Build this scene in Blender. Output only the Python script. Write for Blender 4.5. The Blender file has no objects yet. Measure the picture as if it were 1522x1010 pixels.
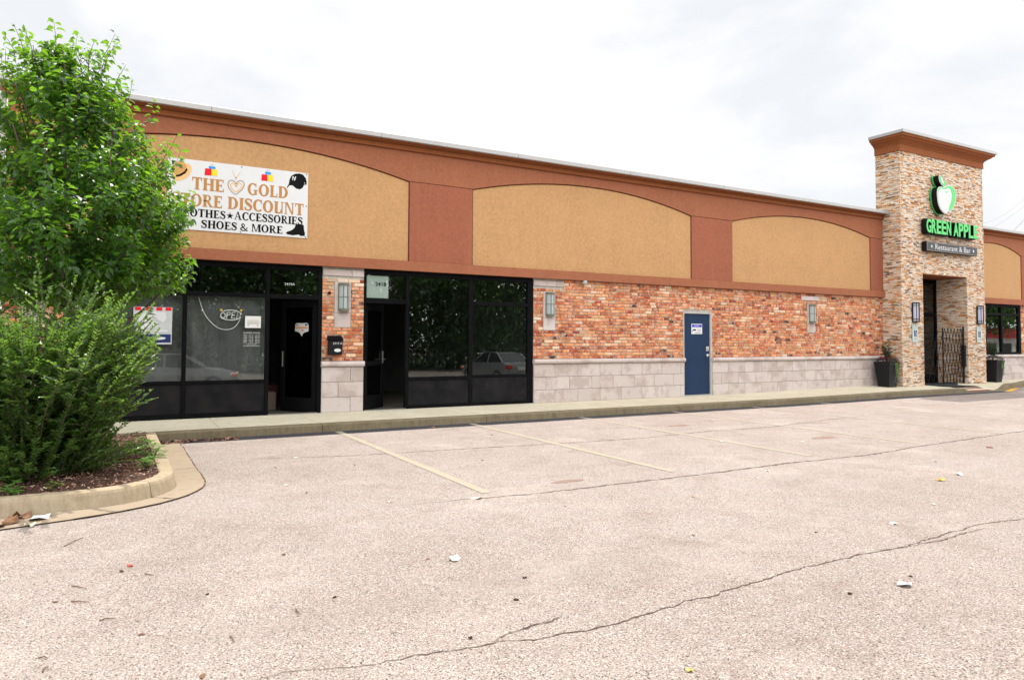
import bpy, math, random
from mathutils import Vector, Matrix, noise as mnoise
R = random.Random(7)
scene = bpy.context.scene
COL = scene.collection
PI = math.pi

# ------------------------------------------------------------------ mesh helpers
class MB:
    """collects geometry, then links it as ONE mesh object"""
    def __init__(s):
        s.v = []; s.f = []; s.t = []; s.eps = 0
    def face(s, pts, tint=(0, 0, 0)):
        b = len(s.v); s.v += [tuple(p) for p in pts]; s.f.append(tuple(range(b, b + len(pts)))); s.t.append(tint)
    def box(s, x0, x1, y0, y1, z0, z1, tint=(0, 0, 0), M=None):
        P = [(x0, y0, z0), (x1, y0, z0), (x1, y1, z0), (x0, y1, z0), (x0, y0, z1), (x1, y0, z1), (x1, y1, z1), (x0, y1, z1)]
        if M is not None: P = [M @ Vector(p) for p in P]
        b = len(s.v); s.v += [tuple(p) for p in P]
        for q in ((0, 3, 2, 1), (4, 5, 6, 7), (0, 1, 5, 4), (1, 2, 6, 5), (2, 3, 7, 6), (3, 0, 4, 7)):
            s.f.append(tuple(b + i for i in q)); s.t.append(tint)
    def bbox(s, x0, x1, y0, y1, z0, z1, c=.01, tint=(0, 0, 0), M=None):
        """box with chamfered edges"""
        cx, cy, cz = (x0 + x1) / 2, (y0 + y1) / 2, (z0 + z1) / 2
        hx, hy, hz = (x1 - x0) / 2, (y1 - y0) / 2, (z1 - z0) / 2
        c = min(c, hx * .9, hy * .9, hz * .9)
        idx = {}; b = len(s.v)
        for sx in (-1, 1):
            for sy in (-1, 1):
                for sz in (-1, 1):
                    for ax in range(3):
                        p = [cx + sx * (hx - (c if ax != 0 else 0)), cy + sy * (hy - (c if ax != 1 else 0)), cz + sz * (hz - (c if ax != 2 else 0))]
                        if M is not None: p = M @ Vector(p)
                        idx[(sx, sy, sz, ax)] = len(s.v); s.v.append(tuple(p))
        def add(q): s.f.append(tuple(q)); s.t.append(tint)
        for sg in (-1, 1):
            for ax in range(3):
                o = [(-1, -1), (1, -1), (1, 1), (-1, 1)]
                q = []
                for a, d in o:
                    k = [0, 0, 0]; k[ax] = sg; k[(ax + 1) % 3] = a; k[(ax + 2) % 3] = d
                    q.append(idx[(k[0], k[1], k[2], ax)])
                add(q if sg > 0 else q[::-1])
        for ax in range(3):
            u, w = (ax + 1) % 3, (ax + 2) % 3
            for a in (-1, 1):
                for d in (-1, 1):
                    k0 = [0, 0, 0]; k1 = [0, 0, 0]
                    k0[u] = k1[u] = a; k0[w] = k1[w] = d; k0[ax] = -1; k1[ax] = 1
                    q = [idx[(*k0, u)], idx[(*k1, u)], idx[(*k1, w)], idx[(*k0, w)]]
                    add(q if a * d < 0 else q[::-1])
        for sx in (-1, 1):
            for sy in (-1, 1):
                for sz in (-1, 1):
                    q = [idx[(sx, sy, sz, i)] for i in range(3)]
                    add(q if sx * sy * sz > 0 else q[::-1])
    def prism(s, poly, y0, y1, tint=(0, 0, 0), axis='Y'):
        """polygon given in (x,z) extruded from y0 (front) to y1; for axis X polygon is (y,z)"""
        if axis == 'Y': m = lambda p, d: (p[0], d, p[1])
        elif axis == 'X': m = lambda p, d: (d, p[0], p[1])
        else: m = lambda p, d: (p[0], p[1], d)
        n = len(poly); b = len(s.v)
        s.v += [m(p, y0) for p in poly] + [m(p, y1) for p in poly]
        s.f.append(tuple(range(b, b + n))); s.t.append(tint)
        s.f.append(tuple(range(b + 2 * n - 1, b + n - 1, -1))); s.t.append(tint)
        for i in range(n):
            j = (i + 1) % n
            s.f.append((b + i, b + n + i, b + n + j, b + j)); s.t.append(tint)
    def tube(s, pts, r, n=8, tint=(0, 0, 0), caps=True):
        pts = [Vector(p) for p in pts]
        rr = r if isinstance(r, (list, tuple)) else [r] * len(pts)
        b = len(s.v); up = Vector((0, 0, 1)); a = None
        for i, p in enumerate(pts):
            d = (pts[min(i + 1, len(pts) - 1)] - pts[max(i - 1, 0)])
            d = d.normalized() if d.length > 1e-9 else Vector((0, 0, 1))
            if a is None:
                a = d.cross(up if abs(d.z) < .95 else Vector((1, 0, 0))).normalized()
            else:
                a = (a - d * a.dot(d)).normalized()
            c = d.cross(a)
            for k in range(n):
                t = 2 * PI * k / n
                s.v.append(tuple(p + (a * math.cos(t) + c * math.sin(t)) * rr[i]))
        for i in range(len(pts) - 1):
            for k in range(n):
                k2 = (k + 1) % n
                s.f.append((b + i * n + k, b + i * n + k2, b + (i + 1) * n + k2, b + (i + 1) * n + k)); s.t.append(tint)
        if caps:
            s.f.append(tuple(b + k for k in range(n - 1, -1, -1))); s.t.append(tint)
            e = b + (len(pts) - 1) * n
            s.f.append(tuple(e + k for k in range(n))); s.t.append(tint)
    def loft(s, rings, closed=True, caps=True, tint=(0, 0, 0)):
        b = len(s.v); n = len(rings[0])
        for r in rings: s.v += [tuple(p) for p in r]
        for i in range(len(rings) - 1):
            for k in range(n if closed else n - 1):
                k2 = (k + 1) % n
                s.f.append((b + i * n + k, b + i * n + k2, b + (i + 1) * n + k2, b + (i + 1) * n + k)); s.t.append(tint)
        if caps:
            s.f.append(tuple(b + k for k in range(n - 1, -1, -1))); s.t.append(tint)
            e = b + (len(rings) - 1) * n
            s.f.append(tuple(e + k for k in range(n))); s.t.append(tint)
    def extrude_x(s, prof, x0, x1, tint=(0, 0, 0)):
        """closed profile in (y,z) run along X"""
        s.loft([[(x0, y, z) for y, z in prof], [(x1, y, z) for y, z in prof]], tint=tint)
    def build(s, name, mat, parent=None, smooth=False, local=False):
        if parent is not None and not local:
            o = ORG[parent.name]
            vs = [(a - o[0], b - o[1], c - o[2]) for a, b, c in s.v]
        else: vs = s.v
        me = bpy.data.meshes.new(name)
        me.from_pydata(vs, [], s.f)
        if any(t != (0, 0, 0) for t in s.t):
            at = me.attributes.new('tint', 'FLOAT_VECTOR', 'FACE')
            at.data.foreach_set('vector', [x for t in s.t for x in t])
        if smooth: me.polygons.foreach_set('use_smooth', [True] * len(me.polygons))
        me.materials.append(mat)
        me.update()
        ob = bpy.data.objects.new(name, me); COL.objects.link(ob)
        if parent is not None:
            ob.parent = parent; ORG[ob.name] = ORG[parent.name]
        else: ORG[ob.name] = (0, 0, 0)
        return ob
ORG = {}
def tag(o, label, cat, group=None):
    o['label'] = label; o['category'] = cat
    if group: o['group'] = group
    return o
def thing(name, label, cat, loc=(0, 0, 0), group=None, rotz=0):
    o = bpy.data.objects.new(name, None); COL.objects.link(o); o.location = loc; o.rotation_euler = (0, 0, rotz)
    o.empty_display_size = .2; ORG[o.name] = tuple(loc)
    return tag(o, label, cat, group)
def recenter(o):
    """move a top-level mesh's origin to its base"""
    me = o.data; n = len(me.vertices); co = [0.] * (3 * n); me.vertices.foreach_get('co', co)
    cx = (min(co[0::3]) + max(co[0::3])) / 2; cy = (min(co[1::3]) + max(co[1::3])) / 2; cz = min(co[2::3])
    for i in range(n): co[3 * i] -= cx; co[3 * i + 1] -= cy; co[3 * i + 2] -= cz
    me.vertices.foreach_set('co', co); me.update(); o.location = (cx, cy, cz); return o
def struct(o, kind='structure'):
    o['kind'] = kind; return o
def copy_tree(o, parent=None):
    c = o.copy(); COL.objects.link(c); ORG[c.name] = ORG[o.name]
    if parent is not None: c.parent = parent
    for ch in list(o.children): copy_tree(ch, c)
    return c

# ------------------------------------------------------------------ material helpers
def nd(nt, typ, vals=None, **props):
    n = nt.nodes.new('ShaderNode' + typ)
    for k, v in props.items(): setattr(n, k, v)
    for k, v in (vals or {}).items():
        if isinstance(v, bpy.types.NodeSocket): nt.links.new(v, n.inputs[k])
        else: n.inputs[k].default_value = v
    return n
def rgba(c): return (*c, 1) if len(c) == 3 else c
def ramp(nt, fac, stops, interp='LINEAR'):
    n = nt.nodes.new('ShaderNodeValToRGB'); cr = n.color_ramp; cr.interpolation = interp
    while len(cr.elements) < len(stops): cr.elements.new(.5)
    for e, (p, c) in zip(cr.elements, stops): e.position = p; e.color = rgba(c)
    nt.links.new(fac, n.inputs[0]); return n.outputs[0]
def mixc(nt, fac, a, b, mode='MIX'):
    n = nt.nodes.new('ShaderNodeMix'); n.data_type = 'RGBA'; n.blend_type = mode
    for i, v in ((0, fac), (6, a), (7, b)):
        if isinstance(v, bpy.types.NodeSocket): nt.links.new(v, n.inputs[i])
        else: n.inputs[i].default_value = rgba(v) if i else v
    return n.outputs[2]
def mr(nt, v, a, b, c, d):
    return nd(nt, 'MapRange', {0: v, 1: a, 2: b, 3: c, 4: d}).outputs[0]
def newmat(name):
    m = bpy.data.materials.new(name); m.use_nodes = True; nt = m.node_tree
    b = nt.nodes['Principled BSDF']; out = nt.nodes['Material Output']
    tc = nt.nodes.new('ShaderNodeTexCoord')
    return m, nt, b, out, tc.outputs['Object']
def noise(nt, co, scale, detail=3, rough=.5, out=0, sc=None):
    if sc:
        mp = nd(nt, 'Mapping', {'Vector': co, 'Scale': sc}); co = mp.outputs[0]
    return nd(nt, 'TexNoise', {'Vector': co, 'Scale': scale, 'Detail': detail, 'Roughness': rough}).outputs[out]
def bump(nt, b, h, strength=.4, dist=.01):
    n = nd(nt, 'Bump', {'Strength': strength, 'Distance': dist, 'Height': h}); nt.links.new(n.outputs[0], b.inputs['Normal'])
def simple(name, col, rough=.6, var=.12, vs=3., fine=0., fs=90., bp=0., bs=120., metal=0., spec=.25):
    m, nt, b, out, co = newmat(name)
    c = rgba(col); sock = None
    if var:
        f = mr(nt, noise(nt, co, vs, 5, .6), .25, .75, 1 - var, 1 + var); sock = f
    if fine:
        f2 = mr(nt, noise(nt, co, fs, 2), .25, .75, 1 - fine, 1 + fine)
        sock = nd(nt, 'Math', {0: sock, 1: f2}, operation='MULTIPLY').outputs[0] if sock else f2
    if sock:
        cb = nd(nt, 'CombineColor', {0: sock, 1: sock, 2: sock}).outputs[0]
        nt.links.new(mixc(nt, 1., c, cb, 'MULTIPLY'), b.inputs['Base Color'])
    else: b.inputs['Base Color'].default_value = c
    b.inputs['Roughness'].default_value = rough; b.inputs['Metallic'].default_value = metal
    b.inputs['Specular IOR Level'].default_value = spec
    if bp: bump(nt, b, noise(nt, co, bs, 3), bp, .006)
    return m
M = {}
def stucco(name, col, mott, dirt):
    m, nt, b, out, co = newmat(name)
    big = noise(nt, co, 1.3, 5, .65); mid = noise(nt, co, 16, 4, .7); fine = noise(nt, co, 75, 2, .6)
    streak = noise(nt, co, 3.0, 4, .6, sc=(2.2, 1, .16))
    c = mixc(nt, mr(nt, mid, .32, .68, 0, 1), tuple(x * (1 - mott) for x in col), tuple(min(1, x * (1 + mott)) for x in col))
    c = mixc(nt, mr(nt, fine, .4, .7, 0, .55), c, tuple(x * .68 for x in col))
    c = mixc(nt, mr(nt, big, .35, .75, 0, .4), c, tuple(min(1, x * 1.18) for x in col))
    c = mixc(nt, mr(nt, streak, .55, .78, 0, .42), c, dirt)
    nt.links.new(c, b.inputs['Base Color']); b.inputs['Roughness'].default_value = .93; b.inputs['Specular IOR Level'].default_value = .2
    bump(nt, b, nd(nt, 'Math', {0: fine, 1: mid}, operation='ADD').outputs[0], .55, .012)
    return m
M['tan'] = stucco('tan_stucco', (.44, .25, .113), .17, (.36, .195, .088))
M['brown'] = stucco('brown_stucco', (.285, .104, .053), .14, (.315, .135, .082))
M['pilaster'] = stucco('red_brown_stucco', (.28, .095, .053), .14, (.32, .125, .08))
M['soffit'] = stucco('cornice_stucco', (.25, .082, .029), .1, (.18, .06, .024))

def brickmat():
    m, nt, b, out, co = newmat('tumbled_brick')
    at = nt.nodes.new('ShaderNodeAttribute'); at.attribute_name = 'tint'
    sx = nd(nt, 'SeparateXYZ', {0: at.outputs['Vector']})
    c = ramp(nt, sx.outputs[0], [(0, (0.025, 0.016, 0.013)), (.022, (0.057, 0.023, 0.016)), (.034, (0.279, 0.043, 0.018)), (.2, (0.410, 0.086, 0.030)), (.42, (0.508, 0.140, 0.044)), (.6, (0.558, 0.195, 0.063)), (.74, (0.574, 0.281, 0.111)), (.86, (0.525, 0.187, 0.089)), (.93, (0.590, 0.374, 0.215)), (1, (0.640, 0.530, 0.407))])
    n1 = noise(nt, co, 22, 4, .7); n2 = noise(nt, co, 55, 3, .7)
    off = nd(nt, 'VectorMath', {0: co, 1: at.outputs['Vector']}, operation='ADD').outputs[0]
    n3 = noise(nt, off, 9, 3, .65)
    c = mixc(nt, mr(nt, n3, .45, .64, 0, .8), c, (0.623, 0.406, 0.274))
    c = mixc(nt, mr(nt, n1, .56, .72, 0, .75), c, (0.230, 0.047, 0.018))
    c = mixc(nt, mr(nt, n2, .58, .72, 0, .55), c, (0.590, 0.484, 0.370))
    br = mr(nt, sx.outputs[1], 0, 1, .75, 1.2)
    c = mixc(nt, 1., c, nd(nt, 'CombineColor', {0: br, 1: br, 2: br}).outputs[0], 'MULTIPLY')
    nt.links.new(c, b.inputs['Base Color']); b.inputs['Roughness'].default_value = .9; b.inputs['Specular IOR Level'].default_value = .25
    bump(nt, b, nd(nt, 'Math', {0: n1, 1: n2}, operation='ADD').outputs[0], .8, .012)
    return m
M['brick'] = brickmat()
M['mortar'] = simple('mortar', (.37, .34, .29), .95, .25, 8, .3, 60, .5, 90)
def ledgemat():
    m, nt, b, out, co = newmat('stacked_ledgestone')
    at = nt.nodes.new('ShaderNodeAttribute'); at.attribute_name = 'tint'
    sx = nd(nt, 'SeparateXYZ', {0: at.outputs['Vector']})
    c = ramp(nt, sx.outputs[0], [(0, (0.078, 0.049, 0.031)), (.05, (0.204, 0.143, 0.105)), (.11, (0.431, 0.345, 0.267)), (.20, (0.579, 0.480, 0.380)), (.46, (0.657, 0.570, 0.471)), (.62, (0.626, 0.480, 0.337)), (.74, (0.563, 0.300, 0.120)), (.84, (0.501, 0.203, 0.049)), (.92, (0.329, 0.135, 0.046)), (1, (0.689, 0.630, 0.541))])
    off = nd(nt, 'VectorMath', {0: co, 1: at.outputs['Vector']}, operation='ADD').outputs[0]
    n1 = noise(nt, off, 14, 4, .65); n2 = noise(nt, co, 50, 3, .7)
    c = mixc(nt, mr(nt, n1, .55, .72, 0, .55), c, (0.470, 0.225, 0.077))
    c = mixc(nt, mr(nt, n2, .55, .72, 0, .4), c, (0.642, 0.570, 0.478))
    br = mr(nt, sx.outputs[1], 0, 1, .88, 1.12)
    c = mixc(nt, 1., c, nd(nt, 'CombineColor', {0: br, 1: br, 2: br}).outputs[0], 'MULTIPLY')
    nt.links.new(c, b.inputs['Base Color']); b.inputs['Roughness'].default_value = .85
    bump(nt, b, nd(nt, 'Math', {0: n1, 1: n2}, operation='ADD').outputs[0], .7, .012)
    return m
M['ledgestone'] = ledgemat()
M['stone_gap'] = simple('stone_core', (.17, .12, .09), .95, .2, 6)
def limemat():
    m, nt, b, out, co = newmat('limestone_block')
    at = nt.nodes.new('ShaderNodeAttribute'); at.attribute_name = 'tint'
    sx = nd(nt, 'SeparateXYZ', {0: at.outputs['Vector']})
    c = ramp(nt, sx.outputs[0], [(0, (0.449, 0.377, 0.343)), (.5, (0.494, 0.422, 0.391)), (1, (0.524, 0.461, 0.431))])
    off = nd(nt, 'VectorMath', {0: co, 1: at.outputs['Vector']}, operation='ADD').outputs[0]
    n1 = noise(nt, off, 2.6, 6, .62); n2 = noise(nt, co, 70, 3, .6); n3 = noise(nt, off, 1.6, 5, .6)
    c = mixc(nt, mr(nt, n1, .48, .60, 0, .62), c, (0.329, 0.253, 0.215))
    c = mixc(nt, mr(nt, n3, .6, .72, 0, .4), c, (0.479, 0.453, 0.439))
    c = mixc(nt, mr(nt, n2, .45, .7, 0, .3), c, (0.254, 0.219, 0.200))
    nt.links.new(c, b.inputs['Base Color']); b.inputs['Roughness'].default_value = .85
    bump(nt, b, n2, .4, .008)
    return m
M['lime'] = limemat()
M['lime_gap'] = simple('stone_joint_mortar', (.2, .17, .15), .95, .2, 8)
M['coping'] = simple('grey_metal_coping', (.36, .35, .34), .5, .06, 2, 0, 90, 0, 120, .3)
M['black'] = simple('black_storefront_paint', (.006, .006, .0065), .6, .3, 5, .25, 60, spec=.02)
def kickmat():
    m, nt, b, out, co = newmat('chipped_black_panel')
    n = noise(nt, co, 11, 5, .7); n2 = noise(nt, co, 3, 3, .6)
    f = nd(nt, 'Math', {0: mr(nt, n, .71, .73, 0, 1), 1: mr(nt, n2, .5, .6, 0, 1)}, operation='MULTIPLY').outputs[0]
    base = mixc(nt, mr(nt, n2, .3, .7, 0, 1), (.010, .010, .011), (.019, .018, .018))
    nt.links.new(mixc(nt, f, base, (.5, .47, .43)), b.inputs['Base Color']); b.inputs['Roughness'].default_value = .55; b.inputs['Specular IOR Level'].default_value = .02
    return m
M['kick'] = kickmat()
M['dark_room'] = simple('dark_interior', (.05, .048, .045), .9, .2, 2)
M['floor_in'] = simple('interior_floor', (.07, .06, .05), .7, .3, 3)
def glassmat(name, tintc=(.85, .9, .88), f0=.085, f1=.6, dirt=.0):
    m, nt, b, out, co = newmat(name); nt.nodes.remove(b)
    tr = nd(nt, 'BsdfTransparent', {'Color': rgba(tintc)})
    gl = nd(nt, 'BsdfGlossy', {'Color': (.95, .97, .97, 1), 'Roughness': .012})
    w = noise(nt, co, .9, 2); bm = nd(nt, 'Bump', {'Strength': .018, 'Distance': .05, 'Height': w})
    nt.links.new(bm.outputs[0], gl.inputs['Normal'])
    lw = nd(nt, 'LayerWeight', {'Blend': .5})
    p = nd(nt, 'Math', {0: lw.outputs['Facing'], 1: 3.2}, operation='POWER').outputs[0]
    fac = mr(nt, p, 0, 1, f0, f1)
    mx = nd(nt, 'MixShader', {0: fac, 1: tr.outputs[0], 2: gl.outputs[0]})
    last = mx
    if dirt:
        df = nd(nt, 'BsdfDiffuse', {'Color': (.45, .46, .44, 1)})
        n = noise(nt, co, 26, 5, .75); n2 = noise(nt, co, 2.2, 3, .5)
        f = nd(nt, 'Math', {0: mr(nt, n, .56, .74, 0, 1), 1: mr(nt, n2, .4, .62, .05, 1)}, operation='MULTIPLY').outputs[0]
        f = nd(nt, 'Math', {0: f, 1: dirt}, operation='MULTIPLY').outputs[0]
        last = nd(nt, 'MixShader', {0: f, 1: mx.outputs[0], 2: df.outputs[0]})
    nt.links.new(last.outputs[0], out.inputs[0])
    return m
M['glass'] = glassmat('window_glass', dirt=.10)
M['glass_dirty'] = glassmat('dusty_window_glass', (.97, .98, .975), dirt=.2)
M['glass_door'] = glassmat('door_glass', (.5, .52, .5), .05, .5)

def concmat(name, a, b2, dark, grain=.25, streak=0):
    m, nt, b, out, co = newmat(name)
    n1 = noise(nt, co, 1.4, 6, .65); n2 = noise(nt, co, 110, 2, .6); n3 = noise(nt, co, 6, 5, .7)
    c = mixc(nt, mr(nt, n1, .3, .7, 0, 1), a, b2)
    c = mixc(nt, mr(nt, n3, .52, .72, 0, .55), c, dark)
    c = mixc(nt, mr(nt, n2, .42, .7, 0, grain), c, dark)
    if streak:
        n4 = noise(nt, co, 5, 4, .7, sc=(3.5, 3.5, .5)); c = mixc(nt, mr(nt, n4, .42, .66, 0, streak), c, dark)
    nt.links.new(c, b.inputs['Base Color']); b.inputs['Roughness'].default_value = .92; b.inputs['Specular IOR Level'].default_value = .25
    bump(nt, b, nd(nt, 'Math', {0: n2, 1: n3}, operation='ADD').outputs[0], .35, .006)
    return m
M['walk'] = concmat('sidewalk_concrete', (.47, .425, .31), (.56, .51, .385), (.29, .255, .19))
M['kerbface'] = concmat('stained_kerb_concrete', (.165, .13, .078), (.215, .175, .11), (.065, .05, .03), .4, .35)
M['island'] = concmat('island_kerb_concrete', (.325, .262, .175), (.375, .308, .215), (.19, .135, .075), .25, .45)
M['gutter'] = concmat('gutter_concrete', (.26, .205, .145), (.30, .24, .175), (.18, .13, .085), .25)
def asphaltmat():
    m, nt, b, out, co = newmat('weathered_asphalt')
    big = noise(nt, co, .35, 6, .62); mid = noise(nt, co, 2.2, 5, .65); sp = noise(nt, co, 105, 3, .75); sp2 = noise(nt, co, 190, 2, .6)
    vor = nd(nt, 'TexVoronoi', {'Vector': co, 'Scale': 125.}); vc = nd(nt, 'SeparateColor', {0: vor.outputs['Color']})
    c = mixc(nt, mr(nt, big, .3, .7, 0, 1), (0.275, 0.229, 0.201), (0.361, 0.316, 0.288))
    c = mixc(nt, mr(nt, mid, .50, .74, 0, .55), c, (0.228, 0.177, 0.149))
    c = mixc(nt, mr(nt, mid, .25, .42, .4, 0), c, (0.413, 0.374, 0.346))
    c = mixc(nt, mr(nt, sp, .50, .60, 0, .9), c, (0.070, 0.051, 0.043))
    c = mixc(nt, mr(nt, vc.outputs[0], .70, .95, 0, .75), c, (0.510, 0.450, 0.407))
    c = mixc(nt, mr(nt, vc.outputs[1], .86, .97, 0, .9), c, (0.041, 0.030, 0.025))
    c = mixc(nt, mr(nt, vc.outputs[2], .90, .98, 0, .6), c, (0.302, 0.163, 0.122))
    c = mixc(nt, mr(nt, sp2, .55, .75, 0, .5), c, (0.482, 0.422, 0.386))
    st2 = noise(nt, co, 1.7, 6, .72); c = mixc(nt, mr(nt, st2, .53, .68, 0, .32), c, (.16, .115, .09))
    # tyre lanes along the drive aisle, oil drips in the bays, faded patches
    lane = noise(nt, co, .9, 4, .6, sc=(.12, 1.6, 1)); oil = noise(nt, co, 1.15, 3, .5); med = noise(nt, co, .9, 5, .7)
    c = mixc(nt, mr(nt, lane, .52, .70, 0, .30), c, (0.234, 0.197, 0.167))
    c = mixc(nt, mr(nt, oil, .64, .76, 0, .45), c, (0.173, 0.131, 0.107))
    c = mixc(nt, mr(nt, med, .54, .70, 0, .15), c, (0.625, 0.552, 0.485))
    nt.links.new(c, b.inputs['Base Color']); b.inputs['Roughness'].default_value = .93; b.inputs['Specular IOR Level'].default_value = .2
    bump(nt, b, nd(nt, 'Math', {0: sp, 1: vor.outputs['Distance']}, operation='ADD').outputs[0], .7, .008)
    return m
M['asphalt'] = asphaltmat()
M['kerb_shade_bed'] = simple('kerb_shade_and_walk_bed', (.045, .044, .050), .9, .3, 3, .4, 80, .5, 120)  # dark tone of the painted kerb shadow, also used for the walk bed
M['crack'] = simple('crack_fill', (.085, .056, .042), .95, .4, 30)
M['edge_dirt'] = simple('rusty_edge_dirt', (.085, .045, .028), .95, .4, 20)
M['rust'] = simple('rust_stain', (.21, .145, .115), .95, .15, 5, .35, 70)
def stripemat():
    m, nt, b, out, co = newmat('worn_yellow_paint'); 
    n = noise(nt, co, 40, 4, .75); n2 = noise(nt, co, 4, 3, .6)
    c = mixc(nt, mr(nt, n2, .3, .7, 0, 1), (0.313, 0.252, 0.130), (0.340, 0.290, 0.185))
    c = mixc(nt, mr(nt, n, .42, .56, 0, .9), c, (0.243, 0.227, 0.216))
    nt.links.new(c, b.inputs['Base Color']); b.inputs['Roughness'].default_value = .9
    bump(nt, b, n, .4, .006); return m
M['stripe'] = stripemat()
M['stripe_new'] = simple('yellow_road_paint', (.55, .33, .05), .8, .15, 8, .3, 60)
M['mulch'] = simple('dark_mulch_soil', (.06, .032, .022), .95, .4, 8, .4, 60, .8, 40)
def chipmat():
    m, nt, b, out, co = newmat('bark_chips')
    at = nt.nodes.new('ShaderNodeAttribute'); at.attribute_name = 'tint'
    sx = nd(nt, 'SeparateXYZ', {0: at.outputs['Vector']})
    c = ramp(nt, sx.outputs[0], [(0, (.03, .014, .01)), (.35, (.10, .04, .025)), (.65, (.21, .095, .06)), (.85, (.34, .19, .12)), (.96, (.46, .33, .24)), (1, (.6, .5, .4))])
    nt.links.new(c, b.inputs['Base Color']); b.inputs['Roughness'].default_value = .9; return m
M['chips'] = chipmat()
def leafmat(name, dark, light, glow, gloss=.35, tw=.45):
    m, nt, b, out, co = newmat(name)
    at = nt.nodes.new('ShaderNodeAttribute'); at.attribute_name = 'tint'
    sx = nd(nt, 'SeparateXYZ', {0: at.outputs['Vector']})
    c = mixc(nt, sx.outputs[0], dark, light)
    nt.links.new(c, b.inputs['Base Color']); b.inputs['Roughness'].default_value = gloss
    g = mixc(nt, sx.outputs[0], tuple(x * .72 for x in glow), glow)
    t = nd(nt, 'BsdfTranslucent', {'Color': g})
    mx = nd(nt, 'MixShader', {0: tw, 1: b.outputs[0], 2: t.outputs[0]})
    nt.links.new(mx.outputs[0], out.inputs[0]); return m
M['leaf'] = leafmat('pear_leaf', (.010, .034, .009), (.036, .095, .016), (.34, .70, .035), .34, .38)
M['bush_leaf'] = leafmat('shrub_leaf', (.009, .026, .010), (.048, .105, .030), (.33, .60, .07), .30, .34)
M['weed'] = leafmat('weed_leaf', (.07, .18, .03), (.12, .27, .05), (.25, .55, .06), .5, .45)
M['far_leaf'] = leafmat('street_tree_leaf', (.03, .08, .018), (.06, .14, .03), (.12, .26, .03), .5, .3)
M['purple'] = simple('purple_petal', (.13, .03, .16), .7, .3, 30)
M['red_petal'] = simple('red_petal', (.55, .03, .03), .7, .2, 30)
M['lime_leaf'] = leafmat('trailing_leaf', (.07, .15, .02), (.14, .24, .035), (.3, .45, .06), .5, .4)
M['dark_leaf'] = leafmat('dark_shrub_leaf', (.012, .035, .014), (.03, .07, .025), (.05, .12, .02), .4, .25)
M['bark'] = simple('grey_brown_bark', (.085, .065, .05), .95, .3, 12, .3, 60, .7, 40)
M['stem'] = simple('reddish_stem', (.075, .05, .03), .8, .25, 10)
M['white'] = simple('white_sign_panel', (.58, .58, .575), .6, .03, 3, spec=.1)
M['frost'] = simple('frosted_diffuser', (.34, .38, .37), .45, .05, 6)
M['frost_blue'] = simple('lilac_diffuser', (.42, .42, .54), .45, .04, 6)
M['olive'] = simple('olive_bronze_metal', (.13, .135, .10), .5, .15, 10)
M['dark_metal'] = simple('dark_metal', (.009, .009, .010), .5, .2, 10, spec=.2)
M['steel'] = simple('brushed_steel', (.42, .41, .39), .32, .08, 30, 0, 90, 0, 1, .9)
M['greyframe'] = simple('weathered_grey_frame', (.36, .35, .32), .6, .2, 8)
M['blue'] = simple('blue_steel_door_paint', (.013, .029, .066), .55, .14, 2.2, .08, 60, spec=.1)
M['gold'] = simple('gold_print', (.40, .19, .055), .6, .05, 8, spec=.1)
M['ink'] = simple('black_print', (.003, .003, .0035), .6, 0, spec=.1)
M['p_red'] = simple('red_print', (.60, .015, .02), .6, 0, spec=.1)
M['p_blue'] = simple('blue_print', (.04, .24, .62), .6, 0, spec=.1)
M['p_yellow'] = simple('yellow_print', (.85, .55, .02), .6, 0, spec=.1)
M['p_navy'] = simple('navy_print', (.015, .025, .11), .5, 0)
M['p_straw'] = simple('straw_print', (.66, .40, .17), .5, .1, 20)
M['p_tan'] = simple('hat_crown_print', (.50, .25, .08), .5, .1, 20)
M['p_silver'] = simple('silver_print', (.30, .27, .22), .6, 0, spec=.1)
M['p_bluegrey'] = simple('blue_sign_print', (.02, .02, .38), .5, 0)
M['paper'] = simple('white_paper', (.62, .61, .58), .8, .05, 10)
M['papergrey'] = simple('grey_poster_paper', (.45, .46, .46), .7, .06, 8)
M['cream'] = simple('pale_dry_leaf', (.50, .45, .34), .8, .15, 30)
M['g_mint'] = simple('mint_green_acrylic', (.085, .50, .13), .5, .03, 5)
M['g_edge'] = simple('green_edge_acrylic', (.05, .50, .10), .4, .05, 5)
M['black_can'] = simple('black_sign_can', (.006, .005, .005), .5, .1, 5, spec=.15)
M['slate'] = simple('slate_sign_face', (.055, .055, .062), .55, .06, 5, spec=.2)
M['pale_sign'] = simple('pale_green_sign', (.42, .50, .46), .5, .03, 5)
M['pot'] = simple('black_resin_planter', (.010, .010, .011), .5, .2, 6, spec=.2)
M['mat_black'] = simple('black_rubber_mat', (.015, .015, .015), .85, .2, 20)
M['pad_red'] = simple('brick_red_pad', (.22, .055, .045), .85, .15, 8, .2, 60)
def filmmat():
    m, nt, b, out, co = newmat('grey_window_film')
    n1 = noise(nt, co, 1.8, 5, .6); n2 = noise(nt, co, 5, 4, .7, sc=(1, 1, .3))
    c = mixc(nt, mr(nt, n1, .3, .7, 0, 1), (.050, .053, .052), (.085, .088, .087))
    c = mixc(nt, mr(nt, n2, .5, .7, 0, .5), c, (.115, .118, .116))
    nt.links.new(c, b.inputs['Base Color']); b.inputs['Roughness'].default_value = .5
    bump(nt, b, n2, .4, .05); return m
M['film'] = filmmat()
M['neon'] = simple('unlit_neon_tube', (.8, .82, .76), .25, 0)
M['dryleaf'] = simple('brown_dry_leaf', (.17, .085, .045), .8, .3, 40)
M['redleaf'] = simple('red_fallen_leaf', (.36, .05, .025), .7, .2, 40)
M['yleaf'] = simple('yellow_fallen_leaf', (.38, .31, .10), .7, .2, 40)
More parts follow.
